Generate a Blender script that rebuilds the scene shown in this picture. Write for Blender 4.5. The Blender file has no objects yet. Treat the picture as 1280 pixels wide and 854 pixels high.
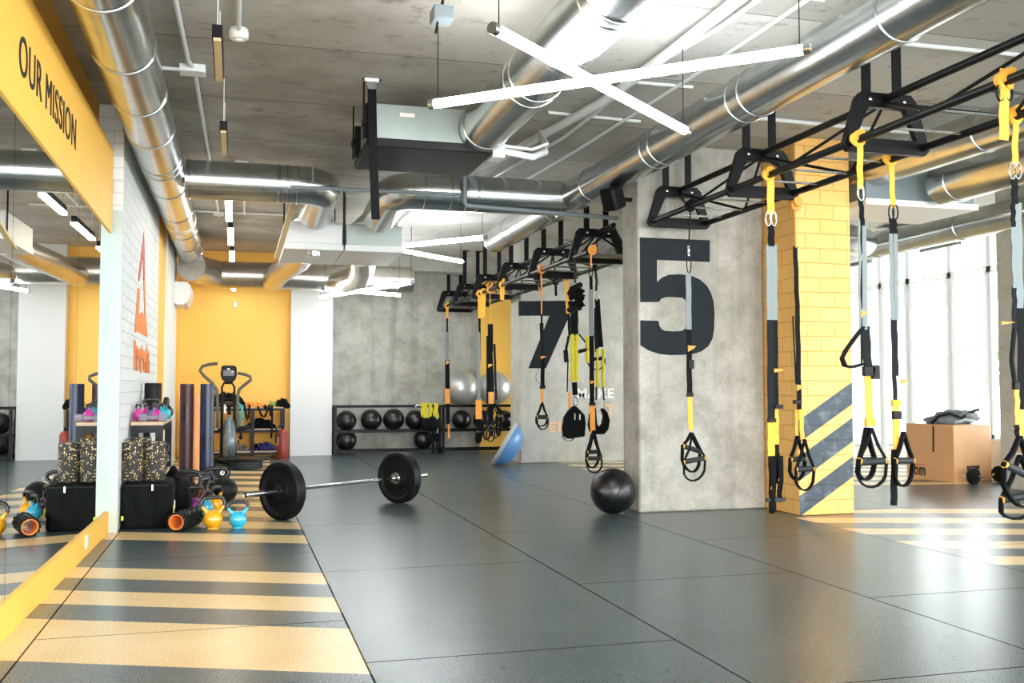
import bpy, bmesh, math, random
from mathutils import Vector, Matrix
random.seed(7)
PI = math.pi
sc = bpy.context.scene
COL = sc.collection

# ------------------------------------------------------------------ camera and measuring helpers
F, CX, CY, VX, VY, H = 1244.0, 640.0, 427.0, 293.0, 484.0, 1.03
PH = math.atan((VY - CY) / F)
PS = math.atan((CX - VX) / F * math.cos(PH))
FW = Vector((math.sin(PS) * math.cos(PH), math.cos(PS) * math.cos(PH), math.sin(PH)))
RT = Vector((math.cos(PS), -math.sin(PS), 0))
UP = RT.cross(FW)
EYE = Vector((0, 0, H))


def ray(u, v):
    return FW + RT * ((u - CX) / F) - UP * ((v - CY) / F)


def aY(u, v, y):
    d = ray(u, v)
    return EYE + d * (y / d.y)


def aX(u, v, x):
    d = ray(u, v)
    return EYE + d * (x / d.x)


def aZ(u, v, z=0.0):
    d = ray(u, v)
    return EYE + d * ((z - H) / d.z)


def zat(v, x, y):
    """height of the point over (x, y) seen at image row v"""
    lo, hi = -1.0, 4.5
    for _ in range(40):
        m = (lo + hi) / 2
        p = Vector((x, y, m)) - EYE
        vv = CY - F * p.dot(UP) / p.dot(FW)
        if vv > v:
            lo = m
        else:
            hi = m
    return (lo + hi) / 2


cam_d = bpy.data.cameras.new('camera')
cam = bpy.data.objects.new('camera', cam_d)
COL.objects.link(cam)
cam_d.sensor_width = 36
cam_d.lens = F / 1280 * 36
cam_d.clip_start = 0.05
cam.matrix_world = Matrix.Translation(EYE) @ Matrix((RT, UP, -FW)).transposed().to_4x4()
sc.camera = cam

# ------------------------------------------------------------------ materials


def lin(h):
    h = h.lstrip('#')
    o = []
    for i in (0, 2, 4):
        c = int(h[i:i + 2], 16) / 255
        o.append(c / 12.92 if c <= 0.04045 else ((c + 0.055) / 1.055) ** 2.4)
    return (*o, 1)


MATS = {}


class NT:
    def __init__(self, name):
        self.m = bpy.data.materials.new(name)
        self.m.use_nodes = True
        self.t = self.m.node_tree
        self.b = self.t.nodes['Principled BSDF']

    def n(self, kind, **kw):
        x = self.t.nodes.new(kind)
        for k, v in kw.items():
            setattr(x, k, v)
        return x

    def l(self, a, b):
        self.t.links.new(a, b)

    def math(self, op, a, b=None):
        x = self.n('ShaderNodeMath', operation=op)
        for i, s in enumerate((a, b)):
            if s is None:
                continue
            if isinstance(s, (int, float)):
                x.inputs[i].default_value = s
            else:
                self.l(s, x.inputs[i])
        return x.outputs[0]

    def mix(self, fac, a, b, blend='MIX'):
        x = self.n('ShaderNodeMix', data_type='RGBA', blend_type=blend)
        for s, i in ((fac, 0), (a, 6), (b, 7)):
            if isinstance(s, (int, float)):
                x.inputs[i].default_value = s
            elif isinstance(s, tuple):
                x.inputs[i].default_value = s
            else:
                self.l(s, x.inputs[i])
        return x.outputs[2]

    def noise(self, scale, detail=4, vec=None, rough=0.55):
        x = self.n('ShaderNodeTexNoise')
        x.inputs['Scale'].default_value = scale
        x.inputs['Detail'].default_value = detail
        x.inputs['Roughness'].default_value = rough
        if vec is not None:
            self.l(vec, x.inputs['Vector'])
        return x.outputs[0]

    def ramp(self, fac, a, b):
        x = self.n('ShaderNodeMapRange')
        x.inputs[1].default_value = a
        x.inputs[2].default_value = b
        self.l(fac, x.inputs[0])
        return x.outputs[0]

    def pos(self):
        return self.n('ShaderNodeNewGeometry').outputs['Position']

    def scaled(self, vec, s):
        x = self.n('ShaderNodeVectorMath', operation='MULTIPLY')
        self.l(vec, x.inputs[0])
        x.inputs[1].default_value = s
        return x.outputs[0]

    def bump(self, h, strength=0.3, dist=0.01):
        x = self.n('ShaderNodeBump')
        x.inputs['Strength'].default_value = strength
        x.inputs['Distance'].default_value = dist
        self.l(h, x.inputs['Height'])
        self.l(x.outputs[0], self.b.inputs['Normal'])


def mat(name, col, rough=0.5, metal=0.0, spec=0.5, var=0.12, vscale=14.0, bump=0.0, coat=0.0):
    if name in MATS:
        return MATS[name]
    k = NT(name)
    c = lin(col) if isinstance(col, str) else col
    tc = k.n('ShaderNodeTexCoord').outputs['Object']
    nz = k.noise(vscale, 4, tc)
    dark = tuple(x * (1 - var) for x in c[:3]) + (1,)
    light = tuple(min(1, x * (1 + var)) for x in c[:3]) + (1,)
    k.l(k.mix(nz, dark, light), k.b.inputs['Base Color'])
    k.b.inputs['Roughness'].default_value = rough
    k.b.inputs['Metallic'].default_value = metal
    k.b.inputs['Specular IOR Level'].default_value = spec
    k.b.inputs['Coat Weight'].default_value = coat
    if bump:
        k.bump(k.noise(vscale * 6, 3, tc), bump, 0.004)
    MATS[name] = k.m
    return k.m


def emis(name, col, s):
    k = NT(name)
    k.b.inputs['Base Color'].default_value = lin(col)
    k.b.inputs['Emission Color'].default_value = lin(col)
    k.b.inputs['Emission Strength'].default_value = s
    MATS[name] = k.m
    return k.m


def concrete(name, base, dark, light, stain=1.0, bands=False):
    k = NT(name)
    p = k.pos()
    big = k.ramp(k.noise(0.9, 5, p, 0.6), 0.35, 0.68)
    mid = k.ramp(k.noise(4.5, 6, p, 0.65), 0.4, 0.72)
    fine = k.noise(60, 4, p)
    c = k.mix(k.math('MULTIPLY', big, 0.8), lin(base), lin(light))
    c = k.mix(k.math('MULTIPLY', mid, 0.55 * stain), c, lin(dark))
    c = k.mix(k.math('MULTIPLY', k.ramp(fine, 0.35, 0.7), 0.22), c, lin(dark))
    streak = k.ramp(k.noise(3.0, 4, k.scaled(p, (2.0, 2.0, 0.12))), 0.5, 0.75)
    c = k.mix(k.math('MULTIPLY', streak, 0.45 * stain), c, lin(dark))
    vor = k.n('ShaderNodeTexVoronoi')
    vor.inputs['Scale'].default_value = 22
    k.l(p, vor.inputs['Vector'])
    pit = k.math('LESS_THAN', vor.outputs['Distance'], 0.11)
    c = k.mix(k.math('MULTIPLY', pit, 0.55), c, lin('#55534c'))
    k.l(c, k.b.inputs['Base Color'])
    k.b.inputs['Roughness'].default_value = 0.8
    k.bump(k.math('SUBTRACT', mid, pit), 0.35, 0.01)
    MATS[name] = k.m
    return k.m


concrete('concrete', '#b0afa5', '#7b776c', '#cfcfc8', 1.25)
concrete('concrete_pale', '#c2c3bb', '#8f8c82', '#dcdcd6', 0.85)


def make_ceiling_mat():
    k = NT('ceiling_concrete')
    p = k.pos()
    s = k.n('ShaderNodeSeparateXYZ')
    k.l(p, s.inputs[0])
    x, y = s.outputs[0], s.outputs[1]
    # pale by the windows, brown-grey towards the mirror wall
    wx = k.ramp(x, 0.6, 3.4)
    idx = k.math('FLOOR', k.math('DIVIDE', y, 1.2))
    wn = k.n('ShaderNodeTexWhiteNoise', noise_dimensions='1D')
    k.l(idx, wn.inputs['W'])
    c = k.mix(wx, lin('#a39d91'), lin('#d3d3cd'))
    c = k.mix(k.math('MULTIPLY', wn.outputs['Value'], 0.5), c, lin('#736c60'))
    st = k.ramp(k.noise(1.6, 6, k.scaled(p, (0.9, 1.2, 1)), 0.65), 0.42, 0.7)
    c = k.mix(k.math('MULTIPLY', st, 0.55), c, lin('#cbcac2'))
    sp = k.ramp(k.noise(7, 7, k.scaled(p, (0.8, 1.2, 1)), 0.72), 0.56, 0.70)
    c = k.mix(k.math('MULTIPLY', sp, 0.65), c, lin('#5c554a'))
    fr = k.math('FRACT', k.math('DIVIDE', y, 1.2))
    joint = k.math('LESS_THAN', fr, 0.01)
    c = k.mix(k.math('MULTIPLY', joint, 0.7), c, lin('#3e3a33'))
    k.l(c, k.b.inputs['Base Color'])
    k.b.inputs['Roughness'].default_value = 0.75
    k.bump(sp, 0.3, 0.01)
    MATS['ceiling'] = k.m


make_ceiling_mat()


def brick(name, a, b, mortar, rough=0.6, axis='YZ', stripes=None, noise_amt=0.25, row=0.12):
    k = NT(name)
    p = k.pos()
    s = k.n('ShaderNodeSeparateXYZ')
    k.l(p, s.inputs[0])
    cb = k.n('ShaderNodeCombineXYZ')
    wob = k.math('MULTIPLY', k.math('SUBTRACT', k.noise(6, 3, p), 0.5), 0.03)
    k.l(k.math('ADD', k.math('ADD', s.outputs[0], s.outputs[1]), wob), cb.inputs[0])
    k.l(k.math('ADD', s.outputs[2], k.math('MULTIPLY', wob, 0.7)), cb.inputs[1])
    br = k.n('ShaderNodeTexBrick')
    k.l(cb.outputs[0], br.inputs['Vector'])
    br.inputs['Scale'].default_value = 1.0
    br.inputs['Brick Width'].default_value = 0.26
    br.inputs['Row Height'].default_value = row
    br.inputs['Mortar Size'].default_value = 0.0045
    br.inputs['Mortar Smooth'].default_value = 0.4
    br.inputs['Color1'].default_value = lin(a)
    br.inputs['Color2'].default_value = lin(b)
    br.inputs['Mortar'].default_value = lin(mortar)
    nz = k.noise(9, 5, p, 0.65)
    c = k.mix(k.math('MULTIPLY', k.ramp(nz, 0.6, 0.75), noise_amt), br.outputs['Color'], lin(mortar))
    if stripes:
        # painted hazard stripes on the window-lit face only: rising to the right, below about 1.1 m
        q = k.math('SUBTRACT', s.outputs[2], k.math('MULTIPLY', k.math('SUBTRACT', s.outputs[0], 4.37), 0.62))
        m = None
        for lo, hi in stripes:
            t = k.math('MULTIPLY', k.math('GREATER_THAN', q, lo), k.math('LESS_THAN', q, hi))
            m = t if m is None else k.math('ADD', m, t)
        nrm = k.n('ShaderNodeNewGeometry').outputs['True Normal']
        sn = k.n('ShaderNodeSeparateXYZ')
        k.l(nrm, sn.inputs[0])
        m = k.math('MULTIPLY', m, k.math('LESS_THAN', sn.outputs[1], -0.5))
        c = k.mix(m, c, k.mix(k.ramp(nz, 0.5, 0.72), lin('#3d4953'), lin('#6d7983')))
    k.l(c, k.b.inputs['Base Color'])
    k.b.inputs['Roughness'].default_value = rough
    h = k.math('ADD', k.math('MULTIPLY', br.outputs['Fac'], -1.0), k.math('MULTIPLY', nz, 0.7))
    k.bump(h, 0.7, 0.012)
    MATS[name] = k.m


brick('white_brick', '#e6e9e7', '#dfe3e0', '#c9cecb', noise_amt=0.25, row=0.09)
brick('yellow_brick', '#f7c474', '#f5bf6a', '#e2a64a',
      stripes=[(-0.01, 0.155), (0.275, 0.47), (0.58, 0.76)])


def metal(name, base, rough, bmp=0.03, scale=1.0):
    k = NT(name)
    p = k.pos()
    nz = k.noise(7 * scale, 5, k.scaled(p, (1, 1, 1)), 0.6)
    c = k.mix(k.ramp(nz, 0.3, 0.7), tuple(x * 0.8 for x in lin(base)[:3]) + (1,), lin(base))
    k.l(c, k.b.inputs['Base Color'])
    k.b.inputs['Metallic'].default_value = 1.0
    k.l(k.math('ADD', k.math('MULTIPLY', k.noise(25, 4, p), 0.10), rough - 0.05), k.b.inputs['Roughness'])
    if bmp:
        k.bump(k.noise(4, 2, p), bmp, 0.01)
    MATS[name] = k.m


metal('galvanised', '#d3d7d6', 0.24, 0.0)
metal('foil', '#cfcac0', 0.33, 0.5, 2.0)
metal('steel', '#c9cccc', 0.22, 0.0)
metal('chrome', '#e3e6e6', 0.12, 0.0)


def make_floor_mat():
    k = NT('rubber_floor')
    p = k.pos()
    s = k.n('ShaderNodeSeparateXYZ')
    k.l(p, s.inputs[0])
    x, y = s.outputs[0], s.outputs[1]
    c1 = k.math('ADD', y, k.math('MULTIPLY', k.math('SUBTRACT', x, 0.5), 0.42))

    def band(v, a, b):
        return k.math('MULTIPLY', k.math('GREATER_THAN', v, a), k.math('LESS_THAN', v, b))
    left = band(c1, 3.62, 4.32)
    for a, b in ((4.64, 4.97), (5.31, 5.64)):
        left = k.math('ADD', left, band(c1, a, b))
    per = k.math('LESS_THAN', k.math('FRACT', k.math('DIVIDE', k.math('SUBTRACT', c1, 6.72), 0.68)), 0.55)
    per = k.math('MULTIPLY', per, band(c1, 6.70, 16.5))
    left = k.math('MULTIPLY', k.math('ADD', left, per), k.math('LESS_THAN', x, 0.49))
    c2 = k.math('SUBTRACT', y, k.math('MULTIPLY', k.math('SUBTRACT', x, 4.3), -0.30))
    right = k.math('LESS_THAN', k.math('FRACT', k.math('DIVIDE', k.math('SUBTRACT', c2, 4.85), 0.62)), 0.5)
    reg = k.math('MULTIPLY', k.math('GREATER_THAN', x, 4.27), band(y, 4.7, 7.3))
    far = k.math('MULTIPLY', k.math('GREATER_THAN', k.math('ADD', x, k.math('MULTIPLY', y, -0.02)), 4.0), band(y, 9.0, 15.0))
    right = k.math('MULTIPLY', right, k.math('MAXIMUM', reg, far))
    m = k.math('MINIMUM', k.math('ADD', left, right), 1.0)
    n1 = k.noise(2.2, 5, p, 0.6)
    n2 = k.noise(160, 3, p, 0.7)
    scuff = k.ramp(k.noise(5.0, 6, k.scaled(p, (1.6, 0.7, 1)), 0.7), 0.5, 0.78)
    blk = k.mix(k.ramp(n1, 0.3, 0.7), lin('#404d51'), lin('#4c5a5e'))
    blk = k.mix(k.math('MULTIPLY', scuff, 0.12), blk, lin('#758386'))
    blk = k.mix(k.math('MULTIPLY', k.ramp(n2, 0.45, 0.75), 0.35), blk, lin('#64757a'))
    yel = k.mix(k.ramp(n1, 0.3, 0.7), lin('#e7c486'), lin('#f0d6a4'))
    yel = k.mix(k.math('MULTIPLY', scuff, 0.25), yel, lin('#f0d7a6'))
    c = k.mix(m, blk, yel)
    # tile seams every 1.26 m, staggered across
    fx = k.math('DIVIDE', k.math('SUBTRACT', x, 0.485), 1.26)
    sx = k.math('LESS_THAN', k.math('ABSOLUTE', k.math('SUBTRACT', k.math('FRACT', k.math('ADD', fx, 0.5)), 0.5)), 0.0032)
    col = k.math('FLOOR', fx)
    fy = k.math('ADD', k.math('DIVIDE', k.math('SUBTRACT', y, 3.78), 1.9), k.math('MULTIPLY', col, 0.37))
    sy = k.math('LESS_THAN', k.math('ABSOLUTE', k.math('SUBTRACT', k.math('FRACT', k.math('ADD', fy, 0.5)), 0.5)), 0.0021)
    seam = k.math('MAXIMUM', sx, sy)
    c = k.mix(k.math('MULTIPLY', seam, 0.9), c, lin('#0d1011'))
    k.l(c, k.b.inputs['Base Color'])
    k.l(k.math('ADD', k.math('MULTIPLY', seam, 0.5), k.math('ADD', 0.24, k.math('MULTIPLY', n2, 0.07))), k.b.inputs['Roughness'])
    k.l(k.math('SUBTRACT', 0.62, k.math('MULTIPLY', seam, 0.6)), k.b.inputs['Specular IOR Level'])
    k.b.inputs['Specular IOR Level'].default_value = 0.65
    k.bump(n2, 0.08, 0.0005)
    MATS['floor'] = k.m


make_floor_mat()


def make_speckle():
    k = NT('speckled_foam')
    tc = k.n('ShaderNodeTexCoord').outputs['Object']
    v = k.n('ShaderNodeTexVoronoi')
    v.inputs['Scale'].default_value = 85
    k.l(tc, v.inputs['Vector'])
    wn = k.n('ShaderNodeSeparateColor')
    k.l(v.outputs['Color'], wn.inputs[0])
    dot = k.math('MULTIPLY', k.math('LESS_THAN', v.outputs['Distance'], 0.42), k.math('GREATER_THAN', wn.outputs[0], 0.62))
    spk = k.mix(wn.outputs[1], lin('#e9b44e'), lin('#e8d9ac'))
    k.l(k.mix(dot, lin('#2c2d2b'), spk), k.b.inputs['Base Color'])
    k.b.inputs['Roughness'].default_value = 0.7
    MATS['speckle'] = k.m


make_speckle()


def make_mirror():
    k = NT('mirror_glass')
    k.b.inputs['Base Color'].default_value = (0.9, 0.93, 0.91, 1)
    k.b.inputs['Metallic'].default_value = 1
    k.b.inputs['Roughness'].default_value = 0.0
    MATS['mirror'] = k.m


make_mirror()


def make_glass():
    m = bpy.data.materials.new('window_glass')
    m.use_nodes = True
    t = m.node_tree
    t.nodes.clear()
    o = t.nodes.new('ShaderNodeOutputMaterial')
    mx = t.nodes.new('ShaderNodeMixShader')
    tr = t.nodes.new('ShaderNodeBsdfTransparent')
    gl = t.nodes.new('ShaderNodeBsdfGlossy')
    gl.inputs['Roughness'].default_value = 0.02
    mx.inputs[0].default_value = 0.06
    t.links.new(tr.outputs[0], mx.inputs[1])
    t.links.new(gl.outputs[0], mx.inputs[2])
    t.links.new(mx.outputs[0], o.inputs[0])
    MATS['glass'] = m


make_glass()

def make_frame_mat():  # translucency added so the frames wash out as if in window glare
    k = NT('glare_frame')
    tl = k.n('ShaderNodeBsdfTranslucent')
    tl.inputs['Color'].default_value = (0.9, 0.92, 0.92, 1)
    k.b.inputs['Base Color'].default_value = (0.85, 0.87, 0.87, 1)
    k.b.inputs['Roughness'].default_value = 0.5
    mx = k.n('ShaderNodeMixShader')
    mx.inputs[0].default_value = 0.55
    k.l(k.b.outputs[0], mx.inputs[1])
    k.l(tl.outputs[0], mx.inputs[2])
    k.l(mx.outputs[0], k.t.nodes['Material Output'].inputs[0])
    MATS['frame_white'] = k.m


make_frame_mat()
mat('yellow_paint', '#fac356', 0.5, var=0.03, vscale=3)
mat('yellow_back', '#fdca5c', 0.5, var=0.03, vscale=3)
mat('yellow_shaded', '#ecb038', 0.5, var=0.03, vscale=3)  # darker copy of the yellow paint, shade put into the colour
mat('white_paint', '#e6e9e8', 0.55, var=0.02, vscale=3)
mat('unit_metal', '#98a39d', 0.38, metal=0.5, var=0.15, vscale=5)
mat('mint_paint', '#b9c6c0', 0.5, var=0.06, vscale=6)
mat('black_steel', '#0b0c0e', 0.42, spec=0.22, var=0.2)
mat('black_rubber', '#0e1011', 0.5, spec=0.25, var=0.25, bump=0.1)
mat('black_leather', '#0b0e11', 0.33, spec=0.6, var=0.2, bump=0.12)
mat('black_fabric', '#0c0f10', 0.8, spec=0.15, var=0.25, vscale=20, bump=0.3)
mat('black_web', '#0f1113', 0.75, spec=0.15, var=0.25, vscale=60)
mat('dark_web', '#1b2023', 0.75, spec=0.15, var=0.2, vscale=60)
mat('grey_web', '#7f8a8b', 0.75, var=0.12, vscale=50)
mat('yellow_web', '#f4b63c', 0.7, var=0.1, vscale=40)
mat('orange_web', '#f2a24a', 0.7, var=0.1, vscale=40)
mat('bungee_yellow', '#e3d726', 0.6, var=0.25, vscale=80, bump=0.4)
mat('paint_black', '#1d2429', 0.7, spec=0.2, var=0.3, vscale=8)
mat('iron_black', '#0c0e10', 0.3, spec=0.6, var=0.3, vscale=20)
mat('vinyl_yellow', '#f3ab1a', 0.25, coat=0.5, var=0.06)
mat('vinyl_blue', '#34b3d6', 0.25, coat=0.5, var=0.06)
mat('vinyl_pink', '#d03aa0', 0.28, coat=0.4, var=0.06)
mat('vinyl_teal', '#35b4c4', 0.28, coat=0.4, var=0.06)
mat('vinyl_orange', '#e2652a', 0.28, coat=0.4, var=0.06)
mat('vinyl_purple', '#8f2a86', 0.28, coat=0.4, var=0.06)
mat('tube_brown', '#451f20', 0.45, var=0.08)
mat('tube_blue', '#1e2c4a', 0.35, var=0.1)
mat('tube_tan', '#eaa46c', 0.5, var=0.05)
mat('grip_grey', '#23292c', 0.6, var=0.2)
mat('dumbbell_grey', '#8b8492', 0.5, var=0.12)
mat('wood_top', '#c9ad8c', 0.5, var=0.12)
mat('orange_core', '#f08a34', 0.45, var=0.08)
mat('plywood', '#d9a878', 0.55, var=0.08, vscale=6)
mat('stencil', '#3a2a22', 0.7)
mat('stencil_red', '#c56a4c', 0.7)
mat('gym_ball', '#d0d1cf', 0.36, metal=0.55, var=0.04)
mat('bosu_blue', '#5d8fc6', 0.3, var=0.05)
mat('bosu_grey', '#b9bfc2', 0.45, var=0.05)
mat('bosu_dark', '#41525a', 0.55, var=0.15)
mat('ext_red', '#8c2f26', 0.35, var=0.1)
mat('paper', '#eeeae0', 0.7, var=0.04)
mat('pvc', '#dfe3e2', 0.4, var=0.04)
mat('pipe_grey', '#7e8a8e', 0.4, var=0.08)
mat('plastic_white', '#eceae4', 0.4, var=0.02)
mat('off_tube', '#c9b488', 0.5, var=0.05)
mat('logo_red', '#c2554a', 0.6)
mat('logo_orange', '#ee8436', 0.6)
mat('letter_dark', '#1e1d1a', 0.6)
mat('bag_grey', '#70757a', 0.75, var=0.35, vscale=10, bump=0.4)
mat('cloth_purple', '#3b3578', 0.8, var=0.3)
mat('cloth_green', '#9bb36a', 0.8, var=0.3)
mat('fan_grey', '#7d8b90', 0.35, metal=0.5, var=0.3, vscale=25)
mat('handle_olive', '#55584f', 0.5, var=0.12)
mat('cord_green', '#cbd12a', 0.6)
mat('red_tag', '#b5352f', 0.5)
mat('teal_band', '#35a9ae', 0.6)
mat('word_white', '#f6f7f5', 0.6)
mat('word_orange', '#f1c39a', 0.6)
mat('tag_yellow', '#dfe01e', 0.5)
mat('leaf_pale', '#cfe0c8', 0.8, var=0.15)  # leaf green lightened to stand in for the overexposed view outside
mat('glare_white', '#f6f8f7', 0.9, var=0.02)
emis('led', '#f6fbff', 45.0)
emis('led_soft', '#fff9ef', 25.0)

# ------------------------------------------------------------------ mesh builder


class MB:
    def __init__(self):
        self.v, self.f = [], []

    def add(self, vs, fs):
        o = len(self.v)
        self.v += [Vector(p) for p in vs]
        self.f += [tuple(i + o for i in f) for f in fs]
        return self

    def box(self, x0, x1, y0, y1, z0, z1):
        vs = [(x, y, z) for z in (z0, z1) for y in (y0, y1) for x in (x0, x1)]
        return self.add(vs, [(0, 2, 3, 1), (4, 5, 7, 6), (0, 1, 5, 4), (2, 6, 7, 3), (0, 4, 6, 2), (1, 3, 7, 5)])

    def obox(self, c, hx, hy, hz):
        """box from centre and three half-axis vectors"""
        c, hx, hy, hz = Vector(c), Vector(hx), Vector(hy), Vector(hz)
        vs = [c + hx * a + hy * b + hz * d for d in (-1, 1) for b in (-1, 1) for a in (-1, 1)]
        return self.add(vs, [(0, 2, 3, 1), (4, 5, 7, 6), (0, 1, 5, 4), (2, 6, 7, 3), (0, 4, 6, 2), (1, 3, 7, 5)])

    def bar(self, p0, p1, w, t, side=(1, 0, 0)):
        p0, p1 = Vector(p0), Vector(p1)
        d = (p1 - p0)
        s = Vector(side)
        s = (s - d * (s.dot(d) / d.length_squared)).normalized()
        n = d.normalized().cross(s)
        return self.obox((p0 + p1) / 2, s * w / 2, n * t / 2, d / 2)

    def tube(self, pts, r, n=10, closed=False, cap=True):
        P = [Vector(p) for p in pts]
        k = len(P)
        R = r if isinstance(r, (list, tuple)) else [r] * k
        T = []
        for i in range(k):
            if closed:
                d = P[(i + 1) % k] - P[i - 1]
            else:
                d = P[min(i + 1, k - 1)] - P[max(i - 1, 0)]
            T.append(d.normalized())
        a = Vector((0, 0, 1)) if abs(T[0].z) < 0.9 else Vector((1, 0, 0))
        N = (a - T[0] * a.dot(T[0])).normalized()
        vs, fs = [], []
        for i in range(k):
            N = (N - T[i] * N.dot(T[i])).normalized()
            B = T[i].cross(N)
            for j in range(n):
                t = 2 * PI * j / n
                vs.append(P[i] + (N * math.cos(t) + B * math.sin(t)) * R[i])
        for i in range(k if closed else k - 1):
            i2 = (i + 1) % k
            for j in range(n):
                j2 = (j + 1) % n
                fs.append((i * n + j, i * n + j2, i2 * n + j2, i2 * n + j))
        if cap and not closed:
            fs.append(tuple(reversed(range(n))))
            fs.append(tuple((k - 1) * n + j for j in range(n)))
        return self.add(vs, fs)

    def ribbon(self, pts, w, t=0.004, side=(1, 0, 0), closed=False):
        P = [Vector(p) for p in pts]
        k = len(P)
        vs, fs = [], []
        ws = w if isinstance(w, (list, tuple)) else [w] * k
        for i in range(k):
            if closed:
                d = (P[(i + 1) % k] - P[i - 1]).normalized()
            else:
                d = (P[min(i + 1, k - 1)] - P[max(i - 1, 0)]).normalized()
            s = Vector(side)
            s = s - d * s.dot(d)
            s.normalize()
            n = d.cross(s)
            for a, b in ((-1, -1), (1, -1), (1, 1), (-1, 1)):
                vs.append(P[i] + s * a * ws[i] / 2 + n * b * t / 2)
        for i in range(k if closed else k - 1):
            i2 = (i + 1) % k
            for j in range(4):
                j2 = (j + 1) % 4
                fs.append((i * 4 + j, i * 4 + j2, i2 * 4 + j2, i2 * 4 + j))
        if not closed:
            fs += [(3, 2, 1, 0), tuple((k - 1) * 4 + j for j in range(4))]
        return self.add(vs, fs)

    def lathe(self, prof, c=(0, 0, 0), axis=(0, 0, 1), n=28, close=False):
        c, ax = Vector(c), Vector(axis).normalized()
        a = Vector((1, 0, 0)) if abs(ax.x) < 0.9 else Vector((0, 1, 0))
        u = (a - ax * a.dot(ax)).normalized()
        w = ax.cross(u)
        vs, fs = [], []
        k = len(prof)
        for r, h in prof:
            for j in range(n):
                t = 2 * PI * j / n
                vs.append(c + ax * h + (u * math.cos(t) + w * math.sin(t)) * max(r, 1e-5))
        for i in range(k if close else k - 1):
            i2 = (i + 1) % k
            for j in range(n):
                j2 = (j + 1) % n
                fs.append((i * n + j, i * n + j2, i2 * n + j2, i2 * n + j))
        if not close:
            if prof[0][0] > 1e-4:
                fs.append(tuple(reversed(range(n))))
            if prof[-1][0] > 1e-4:
                fs.append(tuple((k - 1) * n + j for j in range(n)))
        return self.add(vs, fs)

    def ball(self, c, r, n=28, m=16, flat=0.0, sz=1.0):
        prof = []
        for i in range(m + 1):
            t = -PI / 2 + PI * i / m
            z = math.sin(t) * sz
            if z < -1 + flat:
                z = -1 + flat
            prof.append((r * math.cos(t), r * z))
        return self.lathe(prof, c, n=n)

    def prism(self, poly, depth):
        P = [Vector(p) for p in poly]
        d = Vector(depth)
        k = len(P)
        vs = P + [p + d for p in P]
        fs = [tuple(range(k)), tuple(reversed(range(k, 2 * k)))]
        for i in range(k):
            j = (i + 1) % k
            fs.append((i, i + k, j + k, j))
        return self.add(vs, fs)


def root(name, loc, label, cat, group=None):
    o = bpy.data.objects.new(name, None)
    o.empty_display_size = 0.05
    COL.objects.link(o)
    o.location = loc
    o['label'] = label
    o['category'] = cat
    if group:
        o['group'] = group
    return o


def origin_of(o):
    p = Vector((0, 0, 0))
    while o is not None:
        p += o.location
        o = o.parent
    return p


def build(name, mb, m, parent=None, at=None, angle=38, bevel=0.0, subsurf=0, label=None):
    """mb in world coordinates -> one mesh object (child of parent, or at its own base)"""
    if parent is not None:
        org = origin_of(parent)
        loc = Vector((0, 0, 0))
    else:
        if at is None:
            zs = min(p.z for p in mb.v)
            at = (sum(p.x for p in mb.v) / len(mb.v), sum(p.y for p in mb.v) / len(mb.v), zs)
        org = Vector(at)
        loc = org
    me = bpy.data.meshes.new(name)
    me.from_pydata([tuple(p - org) for p in mb.v], [], mb.f)
    bm = bmesh.new()
    bm.from_mesh(me)
    bmesh.ops.remove_doubles(bm, verts=bm.verts, dist=1e-5)
    bmesh.ops.recalc_face_normals(bm, faces=bm.faces)
    bm.to_mesh(me)
    bm.free()
    for p in me.polygons:
        p.use_smooth = True
    me.set_sharp_from_angle(angle=math.radians(angle))
    me.materials.append(MATS[m] if isinstance(m, str) else m)
    o = bpy.data.objects.new(name, me)
    COL.objects.link(o)
    o.location = loc
    if parent is not None:
        o.parent = parent
    if bevel:
        b = o.modifiers.new('bevel', 'BEVEL')
        b.width = bevel
        b.segments = 2
        b.limit_method = 'ANGLE'
    if subsurf:
        s = o.modifiers.new('sub', 'SUBSURF')
        s.levels = s.render_levels = subsurf
    if label:
        o['label'] = label
    return o


def tag(o, label, cat, group=None):
    o['label'] = label
    o['category'] = cat
    if group:
        o['group'] = group
    return o


def struct(name, mb, m, parent=None, bevel=0.0):
    o = build(name, mb, m, parent, bevel=bevel)
    if parent is None:
        o['kind'] = 'structure'
    return o


def dup(o, loc, label, group=None):
    r = o.copy()
    COL.objects.link(r)
    r.location = loc
    r['label'] = label
    if group:
        r['group'] = group
    for ch in list(o.children):
        c = ch.copy()
        COL.objects.link(c)
        c.parent = r
        for g in list(ch.children):
            d = g.copy()
            COL.objects.link(d)
            d.parent = c
    return r


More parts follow.
